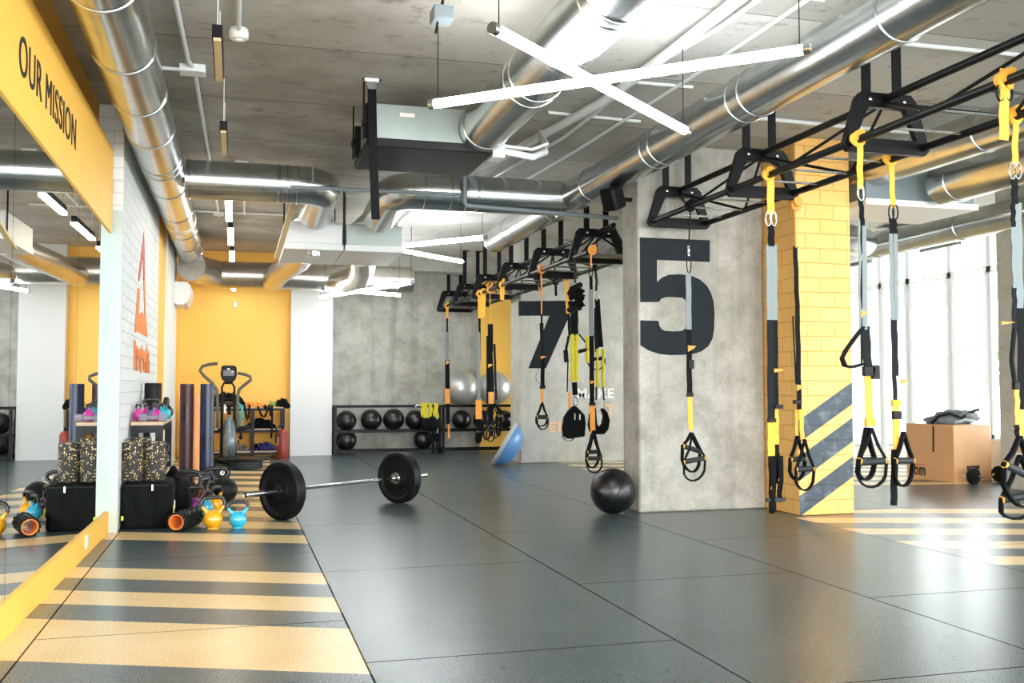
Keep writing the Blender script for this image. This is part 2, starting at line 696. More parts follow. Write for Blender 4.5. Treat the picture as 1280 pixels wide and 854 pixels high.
def text_mb(s, org, right, up, width=None, height=None, thick=0.004, bold=0.0):
    """lettering as mesh: org = lower left corner, right/up unit vectors"""
    cu = bpy.data.curves.new('lettering', 'FONT')
    cu.body = s
    cu.extrude = 0.01
    cu.offset = bold
    cu.space_character = 1.08
    ob = bpy.data.objects.new('lettering', cu)
    COL.objects.link(ob)
    bpy.context.view_layer.update()
    dg = bpy.context.evaluated_depsgraph_get()
    me = bpy.data.meshes.new_from_object(ob.evaluated_get(dg))
    xs = [v.co.x for v in me.vertices]
    ys = [v.co.y for v in me.vertices]
    x0, x1, y0, y1 = min(xs), max(xs), min(ys), max(ys)
    sy = height / (y1 - y0)
    sx = width / (x1 - x0) if width else sy
    right, up, org = Vector(right), Vector(up), Vector(org)
    nrm = right.cross(up)
    mb = MB()
    vs = [org + right * (v.co.x - x0) * sx + up * (v.co.y - y0) * sy + nrm * (thick if v.co.z > 0 else 0) for v in me.vertices]
    mb.add(vs, [tuple(p.vertices) for p in me.polygons])
    bpy.data.objects.remove(ob)
    bpy.data.curves.remove(cu)
    bpy.data.meshes.remove(me)
    return mb


def arc(c, r, a0, a1, n, u, w):
    c, u, w = Vector(c), Vector(u), Vector(w)
    return [c + u * (r * math.cos(a0 + (a1 - a0) * i / n)) + w * (r * math.sin(a0 + (a1 - a0) * i / n)) for i in range(n + 1)]


# ------------------------------------------------------------------ room shell
ZC = 3.07
MX = -0.845            # mirror plane
struct('floor', MB().box(-1.2, 12.0, -4.0, 16.6, -0.12, 0.0), 'floor')
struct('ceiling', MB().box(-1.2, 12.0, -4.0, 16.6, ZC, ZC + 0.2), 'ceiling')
# left wall: mirror zone, yellow zone beyond the brick pier
wl = struct('wall_left', MB().box(-1.2, -0.96, -4.0, 7.62, 0, ZC), 'yellow_shaded')  # shade of the recess above the beam is in this colour
build('far_panel', MB().box(-1.1, -0.80, 11.1, 16.2, 0, ZC), 'yellow_paint', wl)
BF = lambda yy: -0.852 - 0.0132 * (7.6 - yy)      # front of the beam over the mirror


def on_beam(u, v):
    yy = 6.0
    for _ in range(12):
        yy = aX(u, v, BF(yy)).y
    return aX(u, v, BF(yy))


b0, b1, t0, t1 = on_beam(0, 111.5), on_beam(140, 292), on_beam(40, 0), on_beam(143, 190)
zb_at = lambda yy: b1.z + (b0.z - b1.z) * (b1.y - yy) / (b1.y - b0.y)
zt_at = lambda yy: t1.z + (t0.z - t1.z) * (t1.y - yy) / (t1.y - t0.y)
bvs = []
for yy in (b1.y, 1.0):
    bvs += [(BF(yy), yy, zb_at(yy)), (BF(yy), yy, zt_at(yy)), (-1.12, yy, zt_at(yy)), (-1.12, yy, zb_at(yy))]
tr = struct('trim_1', MB().add(bvs, [(0, 1, 2, 3), (4, 7, 6, 5), (0, 4, 5, 1), (1, 5, 6, 2), (2, 6, 7, 3), (3, 7, 4, 0)]), 'yellow_paint')
l0, l1, l2 = on_beam(23, 89), on_beam(94, 188), on_beam(23, 42)
rdir = (l1 - l0)
build('lettering', text_mb('OUR MISSION', l0 + Vector((0.001, 0, 0)), rdir.normalized(), (0, 0, 1), rdir.length, 0.172, 0.003, bold=0.0), 'letter_dark', tr)
def board(yy):
    return -0.846 - 0.0145 * (7.61 - yy)


bp = []
for yy, zz in ((7.61, 0.15), (4.3, 0.15), (2.0, 0.15), (-4.0, 0.15)):
    bp.append((yy, zz))
bm_ = MB()
bvs = []
for yy, zz in bp:
    xx = board(max(yy, 2.0))
    bvs += [(xx, yy, 0), (xx, yy, zz), (xx - 0.15, yy, zz), (xx - 0.15, yy, 0)]
bfs = []
for k_ in range(3):
    for q_ in range(4):
        bfs.append((k_ * 4 + q_, k_ * 4 + (q_ + 1) % 4, k_ * 4 + 4 + (q_ + 1) % 4, k_ * 4 + 4 + q_))
bm_.add(bvs, bfs + [(0, 1, 2, 3), (15, 14, 13, 12)])
bb = struct('baseboard_left', bm_, 'yellow_paint')
ps = aX(107, 678, board(6.4))
sx0 = board(ps.y)
so = build('socket', MB().box(sx0 - 0.002, sx0 + 0.008, ps.y - 0.045, ps.y + 0.045, 0.045, 0.125), 'plastic_white', None, bevel=0.003)
tag(so, 'white wall socket on the yellow board under the mirror', 'socket')
build('outlet_face', MB().lathe([(0.022, 0.0), (0.022, 0.002), (0.002, 0.001)], (sx0 + 0.008, ps.y, 0.085), (1, 0, 0), 16), 'plastic_white', so)
# mirror panels
edges = [-0.5, 2.85, 4.55, 6.2, 7.6]
mlabels = ['mirror panel nearest the camera on the left wall', 'mirror panel at the left edge between two seams, reflecting the concrete wall',
           'middle mirror panel reflecting the white pier', 'mirror panel next to the white brick pier, reflecting the foam rollers']
for i in range(1, 4):
    ya, yb_ = edges[i] + 0.003, edges[i + 1] - 0.003
    mxa, mxb = [-0.86 + 0.0132 * (yy - 7.7) for yy in (ya, yb_)]      # the panels stand slightly out of true with the wall
    mb = MB().prism([(mxa, ya, 0.14), (mxb, yb_, 0.14), (mxb, yb_, zb_at(yb_) + 0.01), (mxa, ya, zb_at(ya) + 0.01)], (-0.006, 0, 0))
    tag(build('mirror_panel', mb, 'mirror'), mlabels[i], 'mirror', 'mirror panels on the left wall')
# white brick pier beside the mirror
BX = -0.79
wp = struct('trim_2', MB().box(-1.1, BX, 7.62, 11.15, 0, ZC), 'white_brick', bevel=0.006)
build('end_face', MB().box(-1.05, BX + 0.001, 7.60, 7.62, 0, 2.3), 'mint_paint', wp)


def side(u, v):
    return aX(u, v, BX + 0.002)


def poly_side(pts):
    return MB().prism([side(u, v) for u, v in pts], (0.003, 0, 0))


build('arrow_emblem', poly_side([(179.8, 289), (180.6, 310), (181, 350), (179, 350), (178.6, 320), (174, 352), (172.5, 350), (177, 312)]), 'logo_red', wp)
build('arrow_emblem', poly_side([(179, 350), (181, 350), (182, 390), (184, 422), (182.3, 420), (180.5, 390)]), 'logo_orange', wp)
build('arrow_emblem', poly_side([(172, 360), (175, 361), (173.5, 392), (171, 402), (169.5, 416), (168.2, 415), (170, 388)]), 'logo_orange', wp)
build('arrow_emblem', poly_side([(170, 409), (174, 393), (177.5, 390), (181, 396), (183, 421), (176, 417), (170, 414)]), 'logo_orange', wp)
lm, lo = MB(), MB()
for i, (u, t, b) in enumerate([(167.2, 424, 462), (168.6, 426, 464), (170.3, 432, 464), (171.8, 434, 450), (173.3, 437, 462), (174.8, 436, 466), (176.4, 432, 450), (177.9, 437, 463), (179.6, 440, 466), (181.4, 436, 466), (183.2, 430, 466), (185, 438, 467)]):
    q = poly_side([(u, t), (u + 0.9, t), (u + 0.9, b), (u, b)])
    lo.add(q.v, q.f)
    q = poly_side([(u + 0.9, t + 14 + (i % 3) * 5), (u + 1.5, t + 12), (u + 1.5, b), (u + 0.9, b)])
    lm.add(q.v, q.f)
build('brand_word', lo, 'logo_orange', wp)
build('brand_word_black', lm, 'letter_dark', wp)  # black strokes of the orange and black print
# white column further along the left wall
p0, p1 = aX(205, 400, -0.79).y, aX(219, 400, -0.79).y
struct('trim_3', MB().box(-1.0, -0.775, p0 + 0.25, p1, 0, 2.95), 'white_paint')
# back wall
YB = 15.7
wb = struct('wall_back', MB().box(-1.2, 12.0, YB, YB + 0.25, 0, ZC), 'concrete')
build('yellow_panel', MB().box(-1.0, 0.82, 15.5, YB, 0, ZC), 'yellow_back', wb)
qa, qb = aY(600, 450, 15.66), aY(646, 450, 15.66)
build('yellow_panel', MB().box(qa.x, qb.x + 0.3, 15.66, YB, 0, 2.75), 'yellow_back', wb)
struct('trim_4', MB().box(0.81, 1.43, 15.3, YB + 0.05, 0, ZC), 'white_paint')
struct('trim_5', MB().box(1.43, 8.5, 15.25, YB + 0.05, 2.84, ZC), 'concrete_pale')
# wall carrying the seven
Y7 = 13.0
w7 = struct('wall_middle', MB().box(3.74, 6.4, Y7, Y7 + 0.5, 0, ZC), 'concrete_pale', bevel=0.012)


def face7(pts):
    return MB().prism([aY(u, v, Y7 - 0.002) for u, v in pts], (0, -0.003, 0))


build('painted_numeral', face7([(648.2, 376.5), (712, 376), (712, 394), (682.4, 460.5), (660.4, 460.5), (686.8, 394.8), (648.2, 394.8)]), 'paint_black', w7)


def word7(s, u0, u1, v0, v1, m):
    a = aY(u0, v1, Y7 - 0.003)
    b = aY(u1, v1, Y7 - 0.003)
    c = aY(u0, v0, Y7 - 0.003)
    build('lettering', text_mb(s, a, (1, 0, 0), (0, 0, 1), b.x - a.x, c.z - a.z, 0.003, bold=0.03), m, w7)


word7('MAKE', 721, 767.5, 485.5, 498, 'word_white')
word7('T', 757.5, 768, 506, 518, 'word_orange')
word7('EP', 687, 707, 527.5, 540, 'word_orange')
# pillar carrying the five
Y5 = 7.62
a5, b5 = aY(796, 500, Y5).x, aY(947, 637, Y5).x
p5 = struct('trim_6', MB().box(3.205, 4.365, Y5, 7.97, 0, ZC), 'concrete', bevel=0.018)
Z5 = [(50, 78), (508, 97), (508, 226), (195, 213), (195, 345), (225, 318), (265, 302), (330, 298), (400, 308), (450, 330), (490, 365), (515, 410), (530, 460), (536, 530), (534, 620),
      (525, 680), (500, 725), (460, 755), (415, 770), (350, 777), (270, 778), (210, 772), (150, 752), (95, 720), (68, 695), (56, 670), (56, 571), (205, 575), (208, 600), (220, 622), (240, 634), (290, 637), (340, 635), (362, 622), (370, 600), (370, 475), (362, 450), (345, 438), (290, 434), (245, 435), (220, 444), (206, 463), (52, 463)]
f5 = [(780 + x / 4.744, 280 + y / 4.744) for x, y in Z5]
poly5 = [aY(u, v, Y5 - 0.002) for u, v in f5]
for q in poly5:
    q.x = max(q.x, 3.222)
build('painted_numeral', MB().prism(poly5, (0, -0.003, 0)), 'paint_black', p5)
# yellow brick column in front of it
struct('trim_7', MB().box(4.37, 4.875, 7.11, 7.75, 0, ZC), 'yellow_brick', bevel=0.008)
# right-hand concrete column with its socket
struct('trim_8', MB().box(7.55, 8.55, 7.5, 8.5, 0, ZC), 'concrete_pale', bevel=0.012)
q = aX(1275, 575, 7.55)
so = build('socket', MB().box(7.538, 7.549, q.y - 0.045, q.y + 0.045, q.z - 0.07, q.z + 0.07), 'plastic_white', bevel=0.004)
tag(so, 'white wall socket low on the concrete column by the windows', 'socket')
build('outlet_face', MB().lathe([(0.025, 0.0), (0.025, 0.003), (0.002, 0.001)], (7.538, q.y, q.z), (-1, 0, 0), 16), 'plastic_white', so)
# window wall on the right
XW = 8.6
ys = [-3.9, -1.5, 1.2, 3.9, 6.6, 9.81, 10.49, 11.29, 11.88, 12.6, 14.2, YB]
wr = struct('wall_right', MB().box(XW, XW + 0.25, -4.0, YB, 2.95, ZC), 'white_paint')
build('ledge', MB().box(XW - 0.12, XW + 0.25, -4.0, 10.3, 0, 0.42), 'white_paint', wr)
wi = 0
for i in range(len(ys) - 1):
    y0, y1 = ys[i], ys[i + 1]
    z0 = 0.42 if y1 < 10.4 else 0.0
    fr = MB()
    t, D_ = 0.035, 0.04
    fr.box(XW, XW + D_, y0, y0 + t, z0, 2.95).box(XW, XW + D_, y1 - t, y1, z0, 2.95)
    fr.box(XW, XW + D_, y0, y1, 2.95 - t, 2.95).box(XW, XW + D_, y0, y1, z0, z0 + t * 1.5)
    fr.box(XW, XW + D_, y0, y1, 2.39, 2.47)
    if i in (5, 6, 7):
        fr.box(XW + 0.005, XW + 0.035, y0 + t, y0 + t + 0.05, z0, 2.39).box(XW + 0.005, XW + 0.035, y1 - t - 0.05, y1 - t, z0, 2.39)
    wi += 1
    w = struct('window_%d' % wi, fr, 'frame_white', bevel=0.004)
    build('pane', MB().box(XW + 0.018, XW + 0.022, y0 + t, y1 - t, z0 + t, 2.95 - t), 'glass', w)
# street outside: overexposure painted into the near-white ground
struct('ground', MB().box(8.85, 40, -12, 40, -0.3, -0.15), 'glare_white')


def blob_tree(x, y, zc, rr, label):
    t = root('street_tree', (x, y, -0.15), label, 'tree', 'pale trees beyond the windows')
    build('trunk', MB().tube([(x, y, -0.15), (x + 0.1, y, zc * 0.5), (x, y + 0.05, zc)], [0.12, 0.09, 0.05], 8), 'mint_paint', t)
    mb = MB()
    rnd = random.Random(int(x * 100 + y * 7))
    for k in range(420):
        d = Vector((rnd.gauss(0, 1), rnd.gauss(0, 1), rnd.gauss(0, 1))).normalized() * rr * rnd.random() ** 0.4
        c = Vector((x, y, zc)) + d
        a = Vector((rnd.gauss(0, 1), rnd.gauss(0, 1), rnd.gauss(0, 1))).normalized() * 0.16
        b = a.orthogonal().normalized() * 0.09
        mb.add([c - a, c + b, c + a, c - b], [(0, 1, 2, 3)])
    build('crown', mb, 'leaf_pale', t)


blob_tree(14.0, 17.0, 2.0, 0.9, 'pale washed-out tree seen through the window left of the box')
blob_tree(13.5, 14.6, 1.6, 0.7, 'small pale tree outside the window above the plywood box')

# ------------------------------------------------------------------ ducts and ceiling services


def rings(par, p0, p1, r, ts, w=0.012):
    p0, p1 = Vector(p0), Vector(p1)
    d = (p1 - p0).normalized()
    for t in ts:
        c = p0 + (p1 - p0) * t
        mb = MB().lathe([(r, -w), (r + 0.007, -w * 0.6), (r + 0.007, w * 0.6), (r, w)], c, d, 36)
        build('joint_ring', mb, 'steel', par)


def duct(name, pts, r, label, cat='duct', m='galvanised', ring_ts=(), group='round metal ducts under the ceiling', seg=40):
    base = Vector(pts[0])
    t = root(name, base, label, cat, group)
    build('duct_pipe', MB().tube(pts, r, seg), m, t, angle=30)
    if ring_ts:
        rings(t, pts[0], pts[-1], r, ring_ts)
    return t


Zd = 2.83
# along the mirror wall
duct('ventilation_duct', [(-0.585, -3.5, Zd), (-0.585, 14.2, Zd)], 0.165, 'long round metal duct running along the mirror wall above the yellow beam',
     ring_ts=[(y + 3.5) / 17.7 for y in (4.6, 5.5, 6.35, 7.2, 8.1, 8.3, 9.1, 10.4, 11.6, 12.6, 13.5, 14.1)])
lab = build('airflow_label', MB().lathe([(0.1665, 0), (0.1665, 0.22)], (-0.585, 11.0, Zd), (0, 1, 0), 40, close=False), 'paper')
tag(lab, 'paper label wrapped round the duct along the mirror wall', 'label')
# cross branch to the left unit
zb = 2.80
bend = arc((0.52, 9.05, zb), 0.22, -PI / 2, 0, 6, (1, 0, 0), (0, 1, 0))
t = duct('ventilation_duct', [(-0.42, 8.83, zb), (0.52, 8.83, zb)] + bend[1:] + [(0.74, 9.9, zb - 0.06)], 0.165,
         'round metal duct branching right from the mirror wall duct')
rings(t, (-0.42, 8.83, zb), (0.52, 8.83, zb), 0.165, (0.03, 0.82, 0.90, 0.99))
# cross branch from the centre unit to the large right duct
bend = arc((1.60, 9.05, zb), 0.22, PI, PI * 1.5, 6, (1, 0, 0), (0, 1, 0))
t = duct('ventilation_duct', [(1.38, 9.9, zb - 0.06)] + bend + [(2.95, 8.83, zb)], 0.165,
         'round metal duct from the middle ceiling unit towards the big right duct')
rings(t, (1.60, 8.83, zb), (2.95, 8.83, zb), 0.165, (0.02, 0.2, 0.3, 0.38, 0.97))
# big diagonal-looking duct along the rig
duct('ventilation_duct', [(3.04, -3.5, 2.82), (3.04, 11.7, 2.82)], 0.148, 'long round metal duct beside the black rig, passing behind the crossed light tubes',
     ring_ts=[(y + 3.5) / 15.2 for y in (3.4, 4.0, 5.35, 5.5, 6.7, 6.85, 8.2, 9.3, 10.9, 11.6)])
duct('ventilation_duct', [(1.62, -3.5, 2.80), (1.62, 6.55, 2.80)], 0.165, 'large round metal duct above the crossed lights leading to the hanging unit',
     ring_ts=[(y + 3.5) / 10.05 for y in (4.05, 4.15, 5.3, 5.42, 6.45)])
# insulated duct at the back
duct('insulated_duct', [(-0.57, 13.75, 2.62), (-0.45, 14.2, 2.62), (-0.2, 14.45, 2.6), (2.5, 14.45, 2.6)], 0.19,
     'foil wrapped duct across the back above the yellow wall', m='foil')
# right-hand ducts beyond the yellow column
duct('ventilation_duct', [(5.1, -3, 2.84), (5.1, 15, 2.84)], 0.15, 'round metal duct running above the windows side, right of the yellow column',
     ring_ts=[(y + 3) / 18 for y in (4.3, 5.8, 7.4, 9.0, 11)])
duct('ventilation_duct', [(5.62, -3, 2.70), (5.62, 6.9, 2.70)], 0.17, 'round metal duct entering the flat ceiling unit near the right edge', ring_ts=[(y + 3) / 9.9 for y in (4.4, 5.5, 5.62, 6.7)])
duct('ventilation_duct', [(7.25, -3, 2.70), (7.25, 11.5, 2.70)], 0.15, 'round metal duct over the windows below the flat unit', ring_ts=[(y + 3) / 14.5 for y in (6.0, 7.2, 8.6, 10)])
duct('ventilation_duct', [(5.9, 9.2, 2.60), (6.3, 9.2, 2.60), (6.55, 9.35, 2.60), (6.7, 9.7, 2.60), (6.7, 12.4, 2.60)], 0.16, 'short bent metal duct just right of the yellow column')


# ceiling units
def unit(name, x0, x1, y0, y1, z0, z1, label, m1, m2):
    t = root(name, ((x0 + x1) / 2, (y0 + y1) / 2, z0), label, 'ceiling unit')
    build('casing', MB().box(x0, x1, y0, y1, z0 + 0.07, z1), m1, t, bevel=0.008)
    build('underside_panel', MB().box(x0 - 0.01, x1 + 0.01, y0 - 0.01, y1, z0, z0 + 0.07), m2, t, bevel=0.006)
    return t


def sq2round(t, c, w, d, z0, rx, ry, zz, r):
    """sheet metal transition from the square unit collar to a round duct"""
    mb = MB()
    n = 24
    vs = []
    for j in range(n):
        a = 2 * PI * j / n
        ca, sa = math.cos(a), math.sin(a)
        k = max(abs(ca), abs(sa))
        vs.append((c[0] + w * ca / k, c[1] + d * sa / k, z0))
    for j in range(n):
        a = 2 * PI * j / n
        vs.append((rx + r * math.cos(a), ry + r * 0.5 * math.sin(a), zz + r * 0.8 * math.sin(a)))
    mb.add(vs, [(j, (j + 1) % n, n + (j + 1) % n, n + j) for j in range(n)])
    return mb


# two boxes side by side over the middle of the room
u1 = unit('ducted_air_unit', 0.48, 1.06, 10.35, 11.55, 2.44, 2.72, 'white ducted air unit under the left branch duct, beside the cable tray', 'white_paint', 'white_paint')
build('hood', sq2round(u1, (0.77, 10.5), 0.25, 0.15, 2.715, 0.74, 9.88, 2.74, 0.15), 'galvanised', u1)
build('drip_hatch', MB().lathe([(0.075, 0), (0.07, -0.05), (0.02, -0.06)], (0.78, 10.5, 2.445), n=20), 'steel', u1)
u2 = unit('ducted_air_unit', 1.10, 1.69, 10.35, 11.55, 2.44, 2.72, 'white ducted air unit next to the first, behind the hanging black strap', 'mint_paint', 'white_paint')
build('hood', sq2round(u2, (1.40, 10.5), 0.27, 0.15, 2.715, 1.38, 9.88, 2.74, 0.15), 'galvanised', u2)
build('outlet_duct', MB().tube([(0.75, 11.5, 2.58), (0.72, 12.2, 2.56), (0.55, 13.2, 2.52), (0.5, 14.3, 2.52)], 0.15, 24), 'foil', u1)
build('outlet_duct', MB().tube([(1.4, 11.5, 2.58), (1.5, 12.2, 2.52), (1.55, 12.9, 2.47), (1.4, 14.3, 2.5)], 0.16, 24), 'foil', u2)
for x, yy in ((1.07, 10.33), (1.09, 10.45), (0.47, 10.4), (1.08, 11.4)):
    build('hanger_rod', MB().tube([(x, yy, 2.5), (x, yy, 3.07)], 0.008, 6), 'black_steel', u1)
# nearer hanging unit
q0, q1 = aZ(449, 208, 2.50), aZ(600, 200, 2.50)
u3 = root('ducted_air_unit', (1.3, 6.95, 2.5), 'hanging grey ducted unit with dark underside in the ceiling centre', 'ceiling unit')
build('casing', MB().box(0.86, 1.66, 6.58, 7.25, 2.68, 2.93), 'unit_metal', u3, bevel=0.006)
build('underside_panel', MB().box(0.83, 1.69, 6.55, 7.3, 2.63, 2.69), 'black_steel', u3, bevel=0.006)
build('label_plate', MB().box(1.05, 1.15, 6.575, 6.58, 2.85, 2.875), 'paper', u3)
build('control_box', MB().box(1.70, 1.79, 6.6, 6.75, 2.62, 2.86), 'white_paint', u3, bevel=0.006)
for y in (6.6, 7.2):
    build('bracket', MB().box(0.82, 0.86, y - 0.03, y + 0.03, 2.70, 2.92).box(0.80, 0.82, y - 0.05, y + 0.05, 2.78, 2.82).tube([(0.81, y, 2.68), (0.81, y, 3.07)], 0.006, 6), 'black_steel', u3)
# flat unit near the windows
u4 = root('ducted_air_unit', (5.5, 7.6, 2.53), 'flat white-bottomed ceiling unit over the windows at the right', 'ceiling unit')
build('casing', MB().box(4.99, 6.05, 7.05, 7.75, 2.58, 2.86), 'pipe_grey', u4, bevel=0.006)
build('underside_panel', MB().box(4.97, 6.07, 7.02, 7.78, 2.53, 2.58), 'white_paint', u4)
# hanging black strap with ceiling bracket
pb = aZ(465, 97, ZC)
st = root('hanging_strap', (pb.x, pb.y, 2.1), 'black webbing strap hanging straight from a ceiling bracket', 'strap')
zb_ = zat(274, pb.x, pb.y)
build('webbing', MB().ribbon([(pb.x, pb.y, ZC - 0.08), (pb.x + 0.01, pb.y, 2.6), (pb.x + 0.03, pb.y, zb_)], 0.055, 0.02), 'black_web', st)
build('bracket', MB().box(pb.x - 0.06, pb.x + 0.06, pb.y - 0.03, pb.y + 0.03, ZC - 0.015, ZC).prism([(pb.x - 0.05, pb.y, ZC - 0.01), (pb.x + 0.05, pb.y, ZC - 0.01), (pb.x + 0.015, pb.y, ZC - 0.09), (pb.x - 0.015, pb.y, ZC - 0.09)], (0, 0.02, 0)), 'steel', st)
# grey water pipe crossing below the branch ducts
zp = 2.68
pp = [aY(495, 209, 8.6), aY(578, 245, 8.4)]
pt = root('water_pipe', aY(360, 233, 8.6), 'thin grey water pipe crossing below the branch ducts', 'pipe')
A, B = aY(365, 234, 8.6), aY(577, 243, 8.6)
build('pipe_run', MB().tube([A, B], 0.017, 10), 'pipe_grey', pt)
C1, C2, C3 = aY(581, 214, 8.6), aY(581, 257, 8.6), aY(772, 273, 8.6)
build('pipe_run', MB().tube([C1, C2 + Vector((0, 0, 0.02)), C2 + Vector((0.02, 0, 0)), C3], 0.02, 10), 'pipe_grey', pt)
D = aY(391, 230, 8.6)
build('hanger_rod', MB().tube([D, Vector((D.x, D.y, ZC))], 0.006, 6), 'steel', pt)
# slanted cable tray left of the units
a, b = aZ(372, 240, 2.72), aZ(347, 320, 2.45)
a, b = aY(372, 236, 9.3), aY(346, 322, 10.4)
ct = tag(build('cable_tray', MB().bar(a, b, 0.05, 0.03), 'off_tube'), 'pale corrugated conduit slanting down beside the left white air unit', 'conduit')


# conduits on the ceiling
def conduit(pts, r, label, m='pvc', group='pale conduits fixed to the ceiling', n=8):
    return tag(build('conduit', MB().tube(pts, r, n), m), label, 'conduit', group)


conduit([(-0.33, -1, ZC - 0.02), (-0.33, 5, ZC - 0.02), (-0.30, 6.4, ZC - 0.02), (-0.27, 6.55, ZC - 0.02), (-0.24, 9.0, ZC - 0.02)], 0.014, 'white conduit along the ceiling beside the mirror wall duct')
conduit([(-0.24, 8.9, ZC - 0.02), (-0.2, 12.2, ZC - 0.02)], 0.014, 'far white conduit behind the branch duct, left of the lit pendants')
conduit([(0.0, 1, ZC - 0.02), (0.0, 5.75, ZC - 0.02)], 0.013, 'white conduit leading to the round ceiling sensor')
conduit([(-0.6, 6.55, ZC - 0.03), (-0.25, 6.55, ZC - 0.03)], 0.012, 'short white conduit from the ceiling junction box to the wall')
conduit([(-0.5, 11.9, ZC - 0.02), (0.6, 11.9, ZC - 0.02)], 0.013, 'white conduit crossing behind the lit pendants')
conduit([(2.42, -1, ZC - 0.06), (2.46, 5.2, ZC - 0.06), (2.44, 6.4, ZC - 0.06), (2.2, 8.2, ZC - 0.06), (1.9, 9.4, ZC - 0.1), (1.85, 12.0, ZC - 0.1)], 0.034, 'thick white pipe curving along the ceiling between the two big ducts', n=12)
conduit([(2.6, 1, ZC - 0.04), (2.58, 4.9, ZC - 0.04), (2.5, 5.6, ZC - 0.04), (2.52, 7.5, ZC - 0.04), (2.3, 9.6, ZC - 0.04)], 0.015, 'thin white pipe bending beside the thick curved white pipe')
conduit([(2.84, 1, ZC - 0.03), (2.84, 5.6, ZC - 0.03), (2.78, 7.9, ZC - 0.03), (2.6, 11.0, ZC - 0.03)], 0.013, 'thin straight conduit close to the duct beside the rig')
conduit([(1.78, 6.05, ZC - 0.02), (2.95, 6.05, ZC - 0.02)], 0.012, 'white conduit running across from the large centre duct')
conduit([(1.9, 4.45, ZC - 0.015), (2.95, 4.5, ZC - 0.015)], 0.010, 'topmost white conduit crossing the ceiling above the crossed lights')
conduit([(2.2, 6.9, ZC - 0.02), (2.95, 6.95, ZC - 0.02)], 0.012, 'second white conduit crossing behind the crossed lights')
conduit([(3.2, 6.6, ZC - 0.02), (6.5, 6.75, ZC - 0.02)], 0.016, 'white conduit crossing the ceiling over the yellow column')
conduit([(3.4, 4.95, ZC - 0.02), (5.5, 4.9, ZC - 0.02)], 0.014, 'white conduit crossing above the nearest rig frame')
conduit([(1.80, 6.67, 2.68), (2.02, 6.7, 2.66), (2.16, 6.85, 2.74), (2.24, 7.2, 2.95), (2.25, 8.0, 3.0)], 0.025, 'white insulated hose looping from the hanging unit control box', n=10)
conduit([(1.80, 6.67, 2.72), (2.02, 6.72, 2.72), (2.16, 6.8, 2.79), (2.2, 7.1, 2.96)], 0.012, 'thin white hose above the looping insulated hose')
mb = MB().box(-0.36, -0.20, 6.5, 6.62, ZC - 0.05, ZC - 0.0)
tag(build('junction_box', mb, 'pvc', bevel=0.005), 'white junction box on the ceiling conduit beside the long duct', 'junction box')
for x, y, l in ((-0.2, 11.95, 'far white junction box above the foil duct, left of the pendants'), (0.04, 9.25, 'white junction box behind the branch duct, near the first lit pendant'), (0.08, 10.9, 'white junction box between lit pendants and air unit')):
    tag(build('junction_box', MB().box(x - 0.06, x + 0.06, y - 0.05, y + 0.05, ZC - 0.05, ZC), 'pvc', bevel=0.005), l, 'junction box')
conduit([(0.06, 9.2, ZC - 0.02), (0.09, 12.0, ZC - 0.02)], 0.012, 'white conduit to the right of the lit pendants')
p = aZ(293, 74, ZC - 0.04)
t = root('ceiling_sensor', (0.0, 5.8, ZC - 0.06), 'round white sensor on the ceiling at the end of its conduit', 'sensor')
build('housing', MB().lathe([(0.045, 0.0), (0.055, 0.01), (0.055, 0.045), (0.05, 0.06)], (0.0, 5.8, ZC - 0.06), n=24), 'plastic_white', t)
build('lens', MB().lathe([(0.0, -0.012), (0.02, -0.008), (0.03, 0.002)], (0.0, 5.8, ZC - 0.06), n=20), 'paper', t)
# black track box that feeds the lights
q = aZ(552, 18, 2.9)
t = root('light_feed_box', (q.x, q.y, 2.86), 'small black and grey feed box under the ceiling above the left light end', 'feed box')
build('housing', MB().box(q.x - 0.05, q.x + 0.05, q.y - 0.06, q.y + 0.06, 2.86, 2.93), 'pipe_grey', t, bevel=0.006)
build('hanger_rod', MB().tube([(q.x, q.y, 2.93), (q.x + 0.02, q.y, ZC)], 0.008, 6).tube([(q.x - 0.02, q.y, 2.86), (q.x - 0.03, q.y, 2.80)], 0.006, 6), 'black_steel', t)


# ------------------------------------------------------------------ lights
def tube_light(p, q, label, r=0.024, wires=None):
    p, q = Vector(p), Vector(q)
    c = (p + q) / 2
    t = root('light_tube', c, label, 'light tube', 'crossed LED tubes')
    d = (q - p).normalized()
    build('diffuser', MB().tube([p, q], r, 14), 'led', t)
    for e, s in ((p, -1), (q, 1)):
        build('end_cap', MB().tube([e - d * 0.004 * s, e + d * 0.03 * s], r + 0.003, 12), 'steel', t)
    for e in (p + d * 0.02, q - d * 0.02):
        build('hanging_wire', MB().tube([e, Vector((e.x, e.y, ZC))], 0.003, 5), 'black_steel', t)
    return t


zl = 2.55
tube_light(aZ(620, 37, zl), aZ(856, 163, zl - 0.04), 'bright light tube sloping down to the right in the large cross')
tube_light(aZ(543, 130, zl), aZ(1005, 62, zl + 0.03), 'bright light tube rising to the right in the large cross')
tube_light(aZ(417, 316, 2.58), aZ(605, 297, 2.58), 'light tube of the middle cross, rising to the right below the white units')
tube_light(aZ(430, 300, 2.60), aZ(577, 327, 2.60), 'light tube of the middle cross, falling towards the far rig')
tube_light(aZ(400, 372, 2.33), aZ(515, 353, 2.36), 'light tube of the farthest cross, its right end pointing up')
tube_light(aZ(405, 361, 2.36), aZ(500, 369, 2.36), 'light tube of the farthest cross, its right end pointing down')


